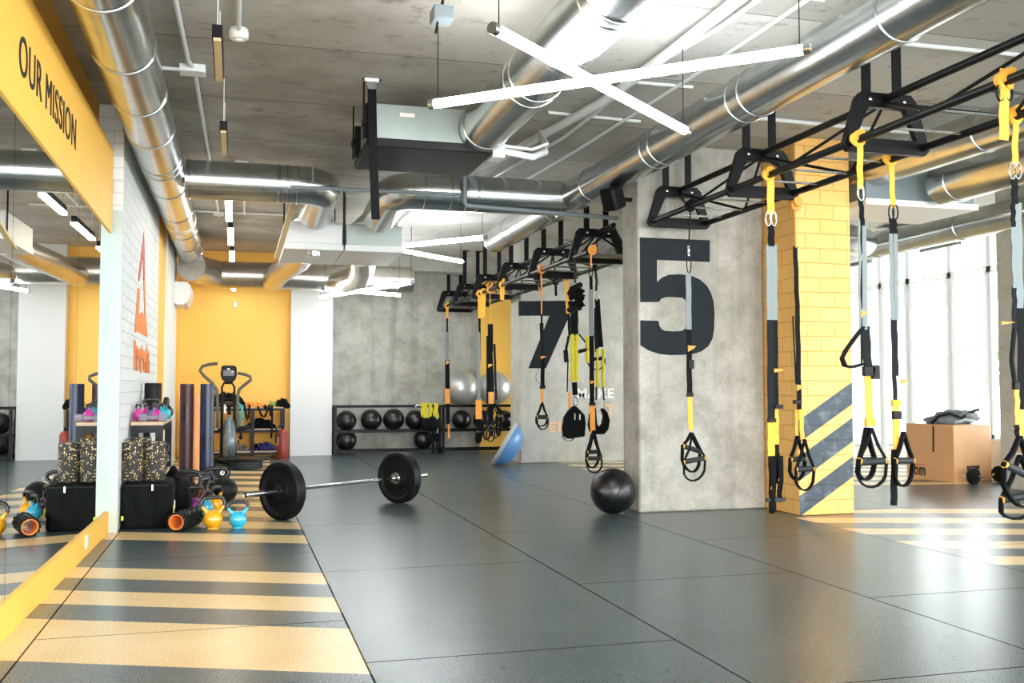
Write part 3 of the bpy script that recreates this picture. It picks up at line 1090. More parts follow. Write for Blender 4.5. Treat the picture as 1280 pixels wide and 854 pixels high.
def pendant(x, y0, y1, z, lit, label):
    t = root('pendant_light', (x, (y0 + y1) / 2, z), label, 'pendant light', 'row of linear pendants beside the mirror wall')
    build('housing', MB().box(x - 0.025, x + 0.025, y0, y1, z + 0.012, z + 0.075), 'black_steel', t, bevel=0.004)
    build('diffuser', MB().box(x - (0.03 if lit else 0.018), x + (0.03 if lit else 0.018), y0 + 0.01, y1 - 0.01, z - (0.012 if lit else 0.004), z + 0.013), 'led_soft' if lit else 'off_tube', t)
    for y in (y0 + 0.05, y1 - 0.05):
        build('hanging_wire', MB().tube([(x, y, z + 0.07), (x, y, ZC)], 0.003, 5), 'pvc', t)


pendant(-0.10, 4.92, 5.6, 2.70, False, 'nearest unlit linear pendant hanging near the top left')
pendant(-0.09, 6.72, 7.4, 2.70, False, 'second unlit linear pendant, just in front of the branch duct')
pendant(-0.07, 9.2, 10.2, 2.68, True, 'first lit pendant behind the branch duct')
pendant(-0.06, 10.75, 11.9, 2.68, True, 'second lit pendant behind the branch duct, before the foil duct')
pendant(-0.05, 12.4, 13.3, 2.66, True, 'third lit pendant over the foil duct')
pendant(-0.03, 14.75, 15.2, 2.46, True, 'last lit pendant close to the yellow back wall')
# linear lights hanging before the windows
for (ua, va, ub, vb, l) in ((1152, 312, 1199, 301, 'grey linear fixture hanging in front of the upper windows'), (1063, 330, 1088, 325, 'short grey linear fixture just right of the yellow column')):
    a, b = aX(ua, va, 7.6), aX(ub, vb, 7.6)
    t = root('linear_fixture', (a + b) / 2, l, 'light fixture')
    build('housing', MB().bar(a, b, 0.05, 0.07), 'pipe_grey', t)
    build('hanging_wire', MB().tube([a, (a.x, a.y, ZC)], 0.003, 5).tube([b, (b.x, b.y, ZC)], 0.003, 5), 'pipe_grey', t)
# thin pipes over the windows
tag(build('water_pipe', MB().tube([aX(1062, 330, 8.4), aX(1242, 278, 8.4)], 0.025, 8), 'pvc'), 'pale pipe running along the top of the windows', 'pipe')
e1, e2, e3, e4 = aX(1068, 283, 7.9), aX(1172, 282, 7.9), aX(1174, 258, 7.9), aX(1192, 256, 7.9)
tag(build('water_pipe', MB().tube([e1, e2, e3, e4], 0.028, 8), 'pipe_grey'), 'grey pipe with an upward elbow over the windows', 'pipe')


# ------------------------------------------------------------------ rig
def rig(x0, frames, zb, y_end0, y_end1, label, wb=0.56, wt=0.37, hh=0.34, bw=0.085):
    xc = x0 + wb / 2
    t = root('training_rig', (xc, (frames[0] + frames[-1]) / 2, zb), label, 'rig', 'black ceiling rigs')
    for y in frames:
        mb = MB()
        o = [(x0, zb + 0.03), (x0 + 0.03, zb), (x0 + wb - 0.03, zb), (x0 + wb, zb + 0.03), (xc + wt / 2 + 0.01, zb + hh - 0.035), (xc + wt / 2 - 0.025, zb + hh),
             (xc - wt / 2 + 0.025, zb + hh), (xc - wt / 2 - 0.01, zb + hh - 0.035)]
        inn = [(x0 + 0.085, zb + bw), (x0 + 0.09, zb + bw - 0.005), (x0 + wb - 0.09, zb + bw - 0.005), (x0 + wb - 0.085, zb + bw), (xc + wt / 2 - 0.065, zb + hh - bw - 0.005), (xc + wt / 2 - 0.075, zb + hh - bw),
               (xc - wt / 2 + 0.075, zb + hh - bw), (xc - wt / 2 + 0.065, zb + hh - bw - 0.005)]
        n = 8
        vs = [(x, y - 0.02, z) for x, z in o] + [(x, y - 0.02, z) for x, z in inn] + [(x, y + 0.02, z) for x, z in o] + [(x, y + 0.02, z) for x, z in inn]
        fs = []
        for i in range(n):
            j = (i + 1) % n
            fs += [(i, j, n + j, n + i), (2 * n + i, 3 * n + i, 3 * n + j, 2 * n + j), (i, 2 * n + i, 2 * n + j, j), (n + i, n + j, 3 * n + j, 3 * n + i)]
        mb.add(vs, fs)
        fo = build('frame', mb, 'black_steel', t, bevel=0.006)
        for x, z in ((x0 + 0.05, zb + 0.045), (x0 + wb - 0.05, zb + 0.045), (xc - 0.11, zb + hh - 0.042), (xc + 0.11, zb + hh - 0.042)):
            build('bolt', MB().lathe([(0.011, 0), (0.011, 0.008), (0.004, 0.012)], (x, y - 0.02, z), (0, -1, 0), 8), 'steel', fo)
        for dx in (-0.1, 0.1):
            ho = build('hanger', MB().box(xc + dx - 0.028, xc + dx + 0.028, y + 0.021, y + 0.033, zb + hh - 0.08, ZC - 0.008), 'black_steel', t)
            build('foot_plate', MB().box(xc + dx - 0.035, xc + dx + 0.065, y - 0.02, y + 0.06, ZC - 0.008, ZC), 'black_steel', ho)
    for x, z, r in ((x0 + 0.045, zb + 0.045, 0.022), (x0 + wb - 0.045, zb + 0.045, 0.022), (xc, zb + hh - 0.03, 0.022)):
        build('rail', MB().tube([(x, y_end0, z), (x, y_end1, z)], r, 14), 'black_steel', t)
    ys_ = [y_end0] + list(frames) if frames[0] - y_end0 > 0.4 else list(frames)
    for i in range(len(ys_) - 1):
        a, b = ys_[i], ys_[i + 1]
        m_ = (a + b) / 2
        for x in (x0 + 0.045, x0 + wb - 0.045):
            for e in (a, b):
                build('brace', MB().tube([(xc, e, zb + hh - 0.05), (x, m_, zb + 0.045)], 0.010, 8), 'black_steel', t)
        for yy in (m_, m_ - (b - a) * 0.25, m_ + (b - a) * 0.25):
            build('rung', MB().tube([(x0 + 0.045, yy, zb + 0.045), (x0 + wb - 0.045, yy, zb + 0.045)], 0.008, 6), 'steel', t)
    return t


XL = 3.22
rig(XL, [2.0, 3.38, 4.76, 6.12, 7.46], 2.335, 1.2, 7.48, 'black steel rig at the right, ending at the pillar with the five')
XF = 3.10
rig(XF, [9.1, 10.5, 11.86, 13.2, 14.45, 15.62], 2.235, 8.65, 15.68, 'black steel ceiling rig running from behind the pillar to the concrete back wall', wb=0.60, wt=0.42)
RZ, RZF = 2.335 + 0.045, 2.235 + 0.045


# ------------------------------------------------------------------ suspension straps
def handle_set(t, x, y, z_apex, z_grip, z_bot, w, ang=0.0, tilt=0.0, m='black_web', gm='grip_grey', dx=0.0):
    """one triangular strap with a foam grip and a foot cradle below it"""
    ca, sa = math.cos(ang), math.sin(ang)

    def P(a, z, o=0.0):
        return Vector((x + dx + a * ca - o * sa, y + a * sa + o * ca, z + a * tilt))
    h = w / 2
    pts = [Vector((x, y, z_apex)), P(-h * 0.45, z_apex - (z_apex - z_grip) * 0.55), P(-h, z_grip)]
    dz = z_grip - z_bot
    for k in range(1, 8):
        a = PI + PI * k / 8
        pts.append(P(h * math.cos(a) * 1.02, z_grip - dz * 0.35 + dz * 0.65 * math.sin(a), 0.012))
    pts += [P(h, z_grip), P(h * 0.45, z_apex - (z_apex - z_grip) * 0.55), Vector((x, y, z_apex))]
    s = (-sa, ca, 0)
    o = build('handle', MB().ribbon(pts, 0.028, 0.012, side=s), m, t)
    g = MB().tube([P(-h * 0.92, z_grip), P(h * 0.92, z_grip)], 0.0185, 12)
    build('grip', g, gm, o)
    for sgn in (-1, 1):
        build('grip_end', MB().tube([P(sgn * h * 0.90, z_grip), P(sgn * h * 1.0, z_grip)], 0.0195, 10), 'yellow_web', o)


def strap_thing(label, xb, y, segs, zb, name='suspension_trainer', group='suspension trainers hanging from the rigs', loop=True, loop_m='yellow_web'):
    t = root(name, (xb, y, zb), label, 'suspension trainer', group)
    if loop:
        mb = MB()
        mb.tube(arc((xb, y, loop), 0.03, 0, 2 * PI, 14, (1, 0, 0), (0, 0, 1))[:-1], 0.014, 8, closed=True)
        mb.tube([(xb, y - 0.03, loop + 0.02), (xb, y + 0.035, loop + 0.01)], 0.034, 10)
        build('anchor_loop', mb, loop_m, t)
    for s in segs:
        nm, m, za, zb_, xa, xb_, w = s[:7]
        if nm == 'carabiner':
            h = abs(za - zb_)
            pts = []
            for k in range(14):
                a = 2 * PI * k / 14
                pts.append((xa + 0.018 * math.cos(a), y, (za + zb_) / 2 + (h / 2 + 0.008) * math.sin(a)))
            build(nm, MB().tube(pts, 0.005, 6, closed=True), m, t)
        elif nm == 'buckle':
            build(nm, MB().box(xa - w / 2, xa + w / 2, y - 0.018, y + 0.006, zb_, za), m, t, bevel=0.003)
        elif nm == 'pull_tab':
            build(nm, MB().prism([(xa - 0.01, y - 0.008, za), (xa + w, y - 0.02, za - 0.004), (xa + w * 0.6, y - 0.02, (za + zb_) / 2), (xa - 0.01, y - 0.008, zb_)], (0, 0.004, 0)), m, t)
        elif nm == 'cord':
            build(nm, MB().tube([(xa, y, za), (xb_, y, zb_)], w, 6), m, t)
        else:
            off = s[7] if len(s) > 7 else 0.0
            n = 6
            pts = [(xa + (xb_ - xa) * k / n, y + off + 0.004 * math.sin(k * 2.1), za + (zb_ - za) * k / n) for k in range(n + 1)]
            build(nm, MB().ribbon(pts, w, 0.005), m, t)
    return t


def hang(xbar, u, v):
    """depth at which the bar x = xbar passes image point (u, v)"""
    return aX(u, v, xbar).y


class S:
    """turns image rows/columns at one depth into heights/offsets while listing strap pieces"""

    def __init__(self, y):
        self.y = y
        self.s = []

    def xz(self, u, v):
        p = aY(u, v, self.y)
        return p.x, p.z

    def zz(self, v):
        return self.xz(self.u, v)[1]

    def seg(self, nm, m, u0, v0, u1, v1, w, off=0.0):
        x0, z0 = self.xz(u0, v0)
        x1, z1 = self.xz(u1, v1)
        self.u = u1
        self.s.append((nm, m, z0, z1, x0, x1, w, off))
        return self


xLL, xLR = XL + 0.045, XL + 0.56 - 0.045
fLL, fLR = XF + 0.045, XF + 0.60 - 0.045

# in front of the five
y = hang(xLL, 863, 262)
k = S(y)
k.seg('cord', 'black_steel', 863, 262, 861, 308, 0.006).seg('link', 'steel', 861, 307, 861, 320, 0.014)
k.seg('carabiner', 'black_steel', 861, 322, 861, 340, 0)
k.seg('upper_webbing', 'grey_web', 860.5, 340, 861, 412, 0.042).seg('main_webbing', 'black_web', 861, 410, 862, 495, 0.042)
k.seg('pull_tab', 'orange_web', 861, 432, 861, 440, 0.05).seg('buckle', 'black_rubber', 863, 450, 863, 461, 0.045)
k.seg('lower_webbing', 'yellow_web', 862, 494, 863.5, 538, 0.036).seg('buckle', 'black_rubber', 862, 491, 862, 496, 0.05)
X0, ZA = k.xz(864, 541)
t = strap_thing('suspension trainer with pale grey strap hanging in front of the black five', xLL, y, k.s, k.xz(863, 600)[1], loop=RZ, loop_m='black_web')
handle_set(t, X0, y, ZA, k.zz(561), k.zz(590), 0.155, 0.15, -0.28)
handle_set(t, X0, y - 0.02, ZA, k.zz(575), k.zz(601), 0.16, -0.25, 0.18, dx=0.015)

# double strap before the yellow column, left
y = hang(xLL, 961, 213)
k = S(y)
k.seg('anchor_webbing', 'yellow_web', 963, 216, 963.5, 268, 0.05).seg('carabiner', 'steel', 960, 266, 960, 281, 0).seg('carabiner', 'steel', 967, 266, 967, 281, 0)
k.seg('upper_webbing', 'black_web', 964, 281, 964, 308, 0.045)
k.seg('upper_webbing', 'grey_web', 964.5, 306, 965, 400, 0.075).seg('main_webbing', 'dark_web', 963.5, 398, 964, 525, 0.05)
k.seg('main_webbing', 'black_web', 971, 395, 972, 510, 0.045, 0.03)
k.seg('pull_tab', 'orange_web', 969, 461, 969, 466, 0.06)
k.seg('lower_webbing', 'yellow_web', 964, 526, 964, 570, 0.048).seg('lower_webbing', 'yellow_web', 972.5, 510, 973, 556, 0.042, 0.03)
k.seg('buckle', 'black_rubber', 964, 523, 964, 528, 0.055).seg('buckle', 'black_rubber', 972.5, 506, 972.5, 511, 0.055)
k.seg('lower_webbing', 'black_web', 964.5, 570, 966, 640, 0.045).seg('lower_webbing', 'black_web', 973, 556, 977, 605, 0.04, 0.03)
k.seg('buckle', 'grip_grey', 969, 622, 969, 627, 0.13)
t = strap_thing('suspension trainer with two long straps hanging before the left face of the yellow column', xLL, y, k.s, k.xz(965, 640)[1], loop=RZ)
handle_set(t, k.xz(966, 560)[0], y, k.zz(575), k.zz(610), k.zz(641), 0.05, 1.2)
handle_set(t, k.xz(976, 560)[0], y, k.zz(570), k.zz(600), k.zz(627), 0.05, 1.1)

# narrow one on the corner
y = 6.12
k = S(y)
k.seg('cord', 'orange_web', 993, 252, 995, 310, 0.006).seg('upper_webbing', 'black_web', 994, 308, 997, 395, 0.034).seg('main_webbing', 'black_web', 997, 395, 999, 512, 0.036)
k.seg('cord', 'black_web', 991, 395, 995, 480, 0.006)
k.seg('pull_tab', 'orange_web', 997, 481, 997, 489, 0.04).seg('buckle', 'black_rubber', 996, 500, 996, 505, 0.06)
k.seg('lower_webbing', 'yellow_web', 1001, 512, 1003, 550, 0.03).seg('lower_webbing', 'yellow_web', 997.5, 512, 998, 552, 0.022, 0.02)
t = strap_thing('narrow suspension trainer hanging along the corner of the yellow column', aY(995, 250, y).x, y, k.s, k.xz(1000, 612)[1], loop=k.xz(994, 256)[1], loop_m='orange_web')
handle_set(t, k.xz(997, 560)[0], y, k.zz(545), k.zz(574), k.zz(600), 0.125, 0.1)
handle_set(t, k.xz(1003, 560)[0], y - 0.03, k.zz(549), k.zz(586), k.zz(613), 0.13, -0.15)

# bright one with side loop
y = hang(xLL, 1073, 163)
k = S(y)
k.seg('anchor_webbing', 'yellow_web', 1075, 165, 1075, 236, 0.035).seg('carabiner', 'steel', 1076, 234, 1076, 249, 0)
k.seg('upper_webbing', 'black_web', 1076, 249, 1078, 282, 0.028).seg('upper_webbing', 'grey_web', 1078, 276, 1079, 412, 0.05)
k.seg('cord', 'dark_web', 1076.5, 280, 1077, 455, 0.006)
k.seg('pull_tab', 'orange_web', 1078, 389, 1078, 397, 0.02)
k.seg('main_webbing', 'dark_web', 1082, 408, 1085, 466, 0.05).seg('buckle', 'black_rubber', 1085, 458, 1085, 470, 0.07)
k.seg('buckle', 'black_rubber', 1093, 457, 1093, 474, 0.045)
k.seg('lower_webbing', 'yellow_web', 1085, 466, 1086.5, 527, 0.042).seg('buckle', 'yellow_web', 1086.5, 523, 1086.5, 533, 0.055)
t = strap_thing('suspension trainer with a big side loop, hanging just right of the yellow column', xLL, y, k.s, k.xz(1085, 608)[1], loop=RZ)
lp = [k.xz(u, v) for u, v in ((1077, 410), (1066, 424), (1056, 438), (1051, 448), (1055, 458), (1064, 459), (1078, 455))]
build('side_loop', MB().ribbon([(a, y - 0.01, b) for a, b in lp], 0.05, 0.012, side=(0.3, 1, 0)), 'black_web', t)
handle_set(t, k.xz(1085, 560)[0], y + 0.01, k.zz(535), k.zz(576), k.zz(600), 0.145, 0.35)
handle_set(t, k.xz(1087, 560)[0], y - 0.02, k.zz(535), k.zz(577), k.zz(609), 0.15, -0.4, 0.1)

# one on the far rail before the windows
y = hang(xLR, 1113, 198)
k = S(y)
k.seg('anchor_webbing', 'yellow_web', 1114, 200, 1116, 260, 0.033).seg('carabiner', 'black_steel', 1114, 258, 1114, 273, 0).seg('carabiner', 'black_steel', 1119, 258, 1119, 273, 0)
k.seg('upper_webbing', 'black_web', 1116, 273, 1117, 292, 0.05)
k.seg('upper_webbing', 'grey_web', 1113.5, 292, 1116, 400, 0.022).seg('upper_webbing', 'grey_web', 1120.5, 292, 1122, 400, 0.028, 0.01)
k.seg('main_webbing', 'dark_web', 1116, 398, 1119, 505, 0.026).seg('main_webbing', 'dark_web', 1122, 398, 1124, 470, 0.02, 0.02)
k.seg('pull_tab', 'orange_web', 1127, 474, 1127, 481, 0.035).seg('buckle', 'yellow_web', 1119, 500, 1119, 508, 0.055).seg('buckle', 'black_rubber', 1120, 514, 1120, 524, 0.055)
k.seg('lower_webbing', 'yellow_web', 1120, 504, 1120, 562, 0.04).seg('lower_webbing', 'black_web', 1118.5, 562, 1117, 632, 0.045)
t = strap_thing('suspension trainer with twin thin straps hanging in front of the windows', xLR, y, k.s, k.xz(1117, 632)[1], loop=RZ)
handle_set(t, k.xz(1127, 560)[0], y - 0.02, k.zz(540), k.zz(576), k.zz(608), 0.135, 0.1)

# short doubled yellow strap near the right edge
y = hang(xLL, 1256, 84)
k = S(y)
k.seg('anchor_webbing', 'yellow_web', 1256, 86, 1254.5, 175, 0.048).seg('anchor_webbing', 'yellow_web', 1263, 86, 1258, 112, 0.03, -0.02)
k.seg('carabiner', 'black_steel', 1250, 108, 1250, 124, 0).seg('carabiner', 'black_steel', 1261, 108, 1261, 124, 0)
strap_thing('short doubled yellow webbing strap over the near rail at the right edge', xLL, y, k.s, k.xz(1255, 175)[1], name='anchor_strap', loop=RZ)
# trainer at the right edge
y = hang(xLR, 1269, 139)
k = S(y)
k.seg('anchor_webbing', 'yellow_web', 1269.5, 138, 1268.5, 206, 0.034).seg('carabiner', 'steel', 1265, 205, 1265, 222, 0).seg('carabiner', 'steel', 1272, 205, 1272, 222, 0)
k.seg('upper_webbing', 'black_web', 1268, 222, 1268.5, 255, 0.036).seg('upper_webbing', 'black_web', 1266.5, 255, 1266.5, 284, 0.025)
k.seg('upper_webbing', 'grey_web', 1274, 253, 1276, 385, 0.045, 0.01).seg('upper_webbing', 'grey_web', 1267, 284, 1269, 360, 0.03)
k.seg('main_webbing', 'dark_web', 1268, 358, 1268, 412, 0.025).seg('main_webbing', 'black_web', 1278, 380, 1281, 512, 0.05, 0.01)
k.seg('pull_tab', 'orange_web', 1253, 402, 1253, 406, 0.06)
k.seg('cord', 'dark_web', 1268, 410, 1264.5, 450, 0.012).seg('cord', 'dark_web', 1264.5, 450, 1269, 482, 0.012).seg('buckle', 'black_rubber', 1268.5, 478, 1268.5, 487, 0.03)
k.seg('lower_webbing', 'orange_web', 1271, 486, 1271.5, 531, 0.028).seg('lower_webbing', 'orange_web', 1280, 512, 1281, 565, 0.04, 0.01)
k.seg('lower_webbing', 'black_web', 1271, 531, 1271, 545, 0.025)
t = strap_thing('suspension trainer at the right edge of the picture with crossed handles near the floor', xLR, y, k.s, k.xz(1271, 650)[1], loop=RZ)
handle_set(t, k.xz(1271, 560)[0], y - 0.02, k.zz(545), k.zz(590), k.zz(632), 0.21, 0.1, -0.4)
handle_set(t, k.xz(1280, 560)[0], y + 0.03, k.zz(570), k.zz(622), k.zz(650), 0.2, -0.2, 0.15)

# ---- far rig
y = hang(fLL, 740.5, 309)
k = S(y)
k.seg('anchor_webbing', 'orange_web', 738.5, 310, 739, 336, 0.014).seg('carabiner', 'black_steel', 738.5, 335, 738.5, 346, 0).seg('upper_webbing', 'black_web', 738.5, 345, 739, 362, 0.03)
k.seg('upper_webbing', 'grey_web', 738.7, 362, 739, 420, 0.042).seg('main_webbing', 'black_web', 739.5, 418, 740, 505, 0.045)
k.seg('pull_tab', 'orange_web', 739, 476, 739, 480, 0.05).seg('lower_webbing', 'orange_web', 740.3, 505, 741, 542, 0.048).seg('buckle', 'black_rubber', 740, 503, 740, 507, 0.055)
t = strap_thing('suspension trainer with long orange lower strap nearest the pillar of the five', fLL, y, k.s, k.xz(741, 591)[1], loop=RZF, loop_m='orange_web')
handle_set(t, k.xz(741, 560)[0], y, k.zz(538), k.zz(565), k.zz(585), 0.13, 0.2)
handle_set(t, k.xz(742, 560)[0], y - 0.02, k.zz(538), k.zz(573), k.zz(591), 0.14, -0.2)

y = hang(fLL, 677, 334)
k = S(y)
k.seg('anchor_webbing', 'orange_web', 676.5, 335, 677, 393, 0.014).seg('anchor_webbing', 'orange_web', 674, 358, 676, 370, 0.012, 0.02)
k.seg('upper_webbing', 'black_web', 677, 392, 677, 404, 0.02).seg('main_webbing', 'dark_web', 677, 404, 678, 448, 0.042).seg('main_webbing', 'black_web', 678.5, 446, 678, 485, 0.045)
k.seg('pull_tab', 'orange_web', 677, 445, 677, 449, 0.05).seg('lower_webbing', 'orange_web', 677.5, 484, 677.5, 505, 0.034).seg('buckle', 'black_rubber', 678, 482, 678, 486, 0.06)
t = strap_thing('suspension trainer hanging in front of the black seven', fLL, y, k.s, k.xz(677, 538)[1], loop=RZF, loop_m='orange_web')
lp = [k.xz(u, v) for u, v in ((675, 455), (672, 464), (669.5, 470), (670, 476), (674, 479))]
build('side_loop', MB().ribbon([(a, y - 0.01, b) for a, b in lp], 0.03, 0.004, side=(0.3, 1, 0)), 'black_web', t)
handle_set(t, k.xz(677.5, 560)[0], y, k.zz(503), k.zz(521), k.zz(533), 0.13, 0.15)
handle_set(t, k.xz(677.5, 560)[0], y - 0.02, k.zz(503), k.zz(522), k.zz(537), 0.12, -0.5)

y = 14.0
y = hang(fLL, 559, 381.5)
k = S(y)
k.seg('anchor_webbing', 'yellow_web', 559, 382, 559, 398, 0.04).seg('upper_webbing', 'black_web', 559, 398, 559, 415, 0.025).seg('upper_webbing', 'grey_web', 559, 412, 559, 452, 0.045)
k.seg('main_webbing', 'black_web', 559, 450, 559.5, 486, 0.07).seg('pull_tab', 'orange_web', 558, 452, 558, 456, 0.06)
k.seg('lower_webbing', 'orange_web', 559, 485, 559.5, 505, 0.075).seg('main_webbing', 'black_web', 559.5, 505, 560, 530, 0.06)
k.seg('lower_webbing', 'orange_web', 561, 530, 561, 548, 0.03)
strap_thing('farthest suspension trainer, hanging alone before the concrete back wall', fLL, y, k.s, k.xz(560, 548)[1], loop=RZF)

y = hang(fLL, 599, 366)
k = S(y)
k.seg('anchor_webbing', 'yellow_web', 599.5, 367, 599.5, 398, 0.045).seg('upper_webbing', 'black_web', 600, 398, 600, 452, 0.03, 0.02).seg('upper_webbing', 'grey_web', 598, 415, 598.5, 500, 0.05)
k.seg('lower_webbing', 'orange_web', 598.5, 500, 598.5, 524, 0.085).seg('lower_webbing', 'black_web', 598.5, 524, 598.5, 552, 0.08)
t = strap_thing('suspension trainer with wide orange band hanging left of the yellow back panel', fLL, y, k.s, k.xz(598, 552)[1], loop=RZF)
handle_set(t, k.xz(599, 560)[0], y, k.zz(525), k.zz(540), k.zz(554), 0.1, 0.6)

y = hang(fLL, 612, 361)
k = S(y)
k.seg('cord', 'orange_web', 612.5, 362, 612.5, 406, 0.005).seg('upper_webbing', 'black_web', 613, 405, 613, 440, 0.07).seg('main_webbing', 'black_web', 612, 438, 614, 490, 0.08)
k.seg('cord', 'black_web', 609, 420, 609, 505, 0.012).seg('main_webbing', 'dark_web', 618, 430, 620, 500, 0.03)
k.seg('lower_webbing', 'orange_web', 614, 488, 614, 505, 0.07).seg('lower_webbing', 'black_web', 614, 505, 614, 545, 0.05)
k.seg('pull_tab', 'yellow_web', 611, 455, 611, 460, 0.05)
t = strap_thing('black suspension trainer with bundled handles in front of the silver ball on the right', fLL, y, k.s, k.xz(613, 552)[1], loop=RZF, loop_m='orange_web')
for dx_, an, gz, bz in ((-5, 0.3, 532, 550), (4, -0.4, 528, 548), (9, 0.8, 520, 545), (-1, 0.0, 538, 552)):
    handle_set(t, k.xz(614 + dx_ * 0.5, 560)[0], y - 0.02, k.zz(505), k.zz(gz), k.zz(bz), 0.11, an, dx=dx_ * 0.006)

# yellow anchor straps on the far frame
for u, v0, v1, l in ((627.5, 352, 375, 'yellow webbing wrapped on the far rig above the yellow panel'), (604, 368, 398, 'yellow webbing on the far rig beside the wide orange trainer')):
    y = hang(fLL, u, v0)
    k = S(y)
    k.seg('anchor_webbing', 'yellow_web', u, v0, u, v1, 0.05).seg('anchor_webbing', 'yellow_web', u + 2.5, v0 - 4, u + 2, v1 - 6, 0.03, 0.02)
    strap_thing(l, fLL, y, k.s, k.xz(u, v1)[1], name='anchor_strap', loop=RZF)
# short black strap and yellow strap on the far rail
y = hang(fLR, 694.5, 352)
k = S(y)
k.seg('webbing', 'black_web', 694.5, 353, 695, 370, 0.03)
strap_thing('short black strap end hanging above the seven', fLR, y, k.s, k.xz(695, 370)[1], name='anchor_strap', loop=RZF, loop_m='black_web')
y = hang(fLR, 708, 346)
k = S(y)
k.seg('anchor_webbing', 'yellow_web', 708, 347, 710, 392, 0.045).seg('main_webbing', 'black_web', 710.5, 392, 712, 420, 0.03).seg('main_webbing', 'black_web', 711, 420, 707, 440, 0.03)
k.seg('main_webbing', 'dark_web', 707, 438, 708, 453, 0.055).seg('cord', 'black_web', 710, 450, 709, 490, 0.008).seg('lower_webbing', 'orange_web', 712, 490, 712, 512, 0.03)
strap_thing('yellow anchored strap behind the bungee trainer, falling past the tip of the seven', fLR, y, k.s, k.xz(712, 512)[1], loop=RZF)

# bungee trainer with black seat pad
y = hang(fLL, 719, 318)
k = S(y)
t = root('bungee_trainer', (fLL, y, k.xz(717, 550)[1]), 'yellow bungee trainer with a black seat pad, near the pillar', 'bungee trainer', 'bungee trainers on the far rig')


def pz(u, v, o=0.0):
    a, b = k.xz(u, v)
    return Vector((a, y + o, b))


build('hanging_cord', MB().tube([pz(718.5, 312), pz(719, 354)], 0.012, 8).ball(pz(719, 338), 0.018, 12, 8), 'black_steel', t)
kn = MB()
rnd = random.Random(3)
for i in range(9):
    a = rnd.uniform(0, 6.28)
    kn.tube([pz(719 + 7 * math.sin(a), 356 + i * 3.2), pz(719 + 8 * math.cos(a * 1.7), 362 + i * 3.4, -0.05), pz(719 - 7 * math.sin(a), 368 + i * 2.4)], 0.028, 8)
build('knotted_webbing', kn, 'black_web', t)
build('webbing', MB().ribbon([pz(719, 380), pz(717, 400), pz(719, 425)], 0.07, 0.02), 'black_web', t)
for u in (714, 718, 722):
    build('clip', MB().tube([pz(u, 393), pz(u + 1, 402), pz(u, 408)], 0.007, 6), 'steel', t)
for u in (715.5, 720.5):
    pts = [pz(u + 0.6 * math.sin(i), 418 + i * 4.2) for i in range(15)]
    build('bungee', MB().tube(pts, [0.018 + 0.006 * (i % 2) for i in range(15)], 8), 'bungee_yellow', t)
build('webbing', MB().ribbon([pz(718, 478), pz(719, 494)], 0.05, 0.01), 'black_web', t)
build('ring', MB().tube([pz(719 + 3 * math.cos(a * PI / 5), 502 + 6 * math.sin(a * PI / 5)) for a in range(10)], 0.006, 6, closed=True), 'steel', t)
pad = [(717, 508), (721, 508), (726, 513), (731.5, 519), (733, 530), (731.5, 546), (724, 547), (711, 549), (705, 545), (704, 535), (706, 522), (711, 514)]
po = build('seat_pad', MB().prism([pz(u, v) for u, v in pad], (0, 0.06, 0)), 'black_fabric', t, bevel=0.012)
build('slot', MB().prism([pz(u, v, -0.002) for u, v in ((718, 517), (719, 517), (719, 525), (718, 525))], (0, -0.002, 0)).prism([pz(u, v, -0.002) for u, v in ((724, 518), (725.5, 518), (725.5, 525), (724, 525))], (0, -0.002, 0)), 'paper', po)
build('tail_loop', MB().ribbon([pz(705, 541), pz(703, 546), pz(708, 551), pz(714, 551), pz(718, 547)], 0.03, 0.004, side=(0, 1, 0)), 'black_web', t)
hd = MB().tube([pz(722, 440), pz(738, 436)], 0.018, 10).tube([pz(724, 418), pz(735, 432)], 0.008, 8)
build('pull_handle', hd, 'black_rubber', t)
build('bungee', MB().tube([pz(734 + 0.7 * math.sin(i * 2), 421 + i * 4) for i in range(9)], 0.02, 8), 'bungee_yellow', t)

y = hang(fLR, 745, 335)
k = S(y)
t = root('bungee_trainer', (fLR, y, k.xz(750, 543)[1]), 'pair of yellow bungees with a black sling beside the pillar edge', 'bungee trainer', 'bungee trainers on the far rig')
build('hanging_cord', MB().ball(pz(744, 335), 0.04, 12, 8).tube([pz(744, 337), pz(746, 352), pz(745, 364)], 0.014, 8), 'black_steel', t)
build('clip', MB().tube([pz(746, 355), pz(745, 372), pz(746, 376)], 0.012, 6), 'steel', t)
build('webbing', MB().ribbon([pz(746.5, 374), pz(748.5, 405), pz(751, 434)], 0.055, 0.012), 'black_web', t)
build('webbing', MB().ribbon([pz(745, 385), pz(745, 415), pz(746, 440)], 0.04, 0.01), 'dark_web', t)
for u in (746.5, 753.5):
    build('bungee', MB().tube([pz(u + 0.5 * math.sin(i * 1.3), 436 + i * 4) for i in range(13)], [0.017 + 0.006 * (i % 2) for i in range(13)], 8), 'bungee_yellow', t)
build('pull_handle', MB().tube([pz(741, 449), pz(754, 448)], 0.02, 10).tube([pz(734, 452), pz(738, 460), pz(748, 463), pz(756, 456), pz(756, 448)], 0.008, 8), 'black_rubber', t)
build('hanging_cord', MB().tube([pz(745.5, 484), pz(745, 500)], 0.01, 8).tube([pz(753.5, 484), pz(755, 500)], 0.01, 8), 'black_rubber', t)
build('clip', MB().tube([pz(745, 499), pz(745, 510)], 0.008, 6).tube([pz(755, 498), pz(755, 511)], 0.008, 6), 'steel', t)
build('sling', MB().prism([pz(u, v) for u, v in ((743, 510), (739.5, 520), (738, 532), (740, 540), (746, 543), (756, 543), (761, 537), (763, 526), (760, 516), (755, 510), (754, 513), (757, 520), (755, 530), (750.5, 536), (747, 530), (746, 518), (745.5, 510))], (0, 0.1, 0)), 'black_fabric', t, bevel=0.01)

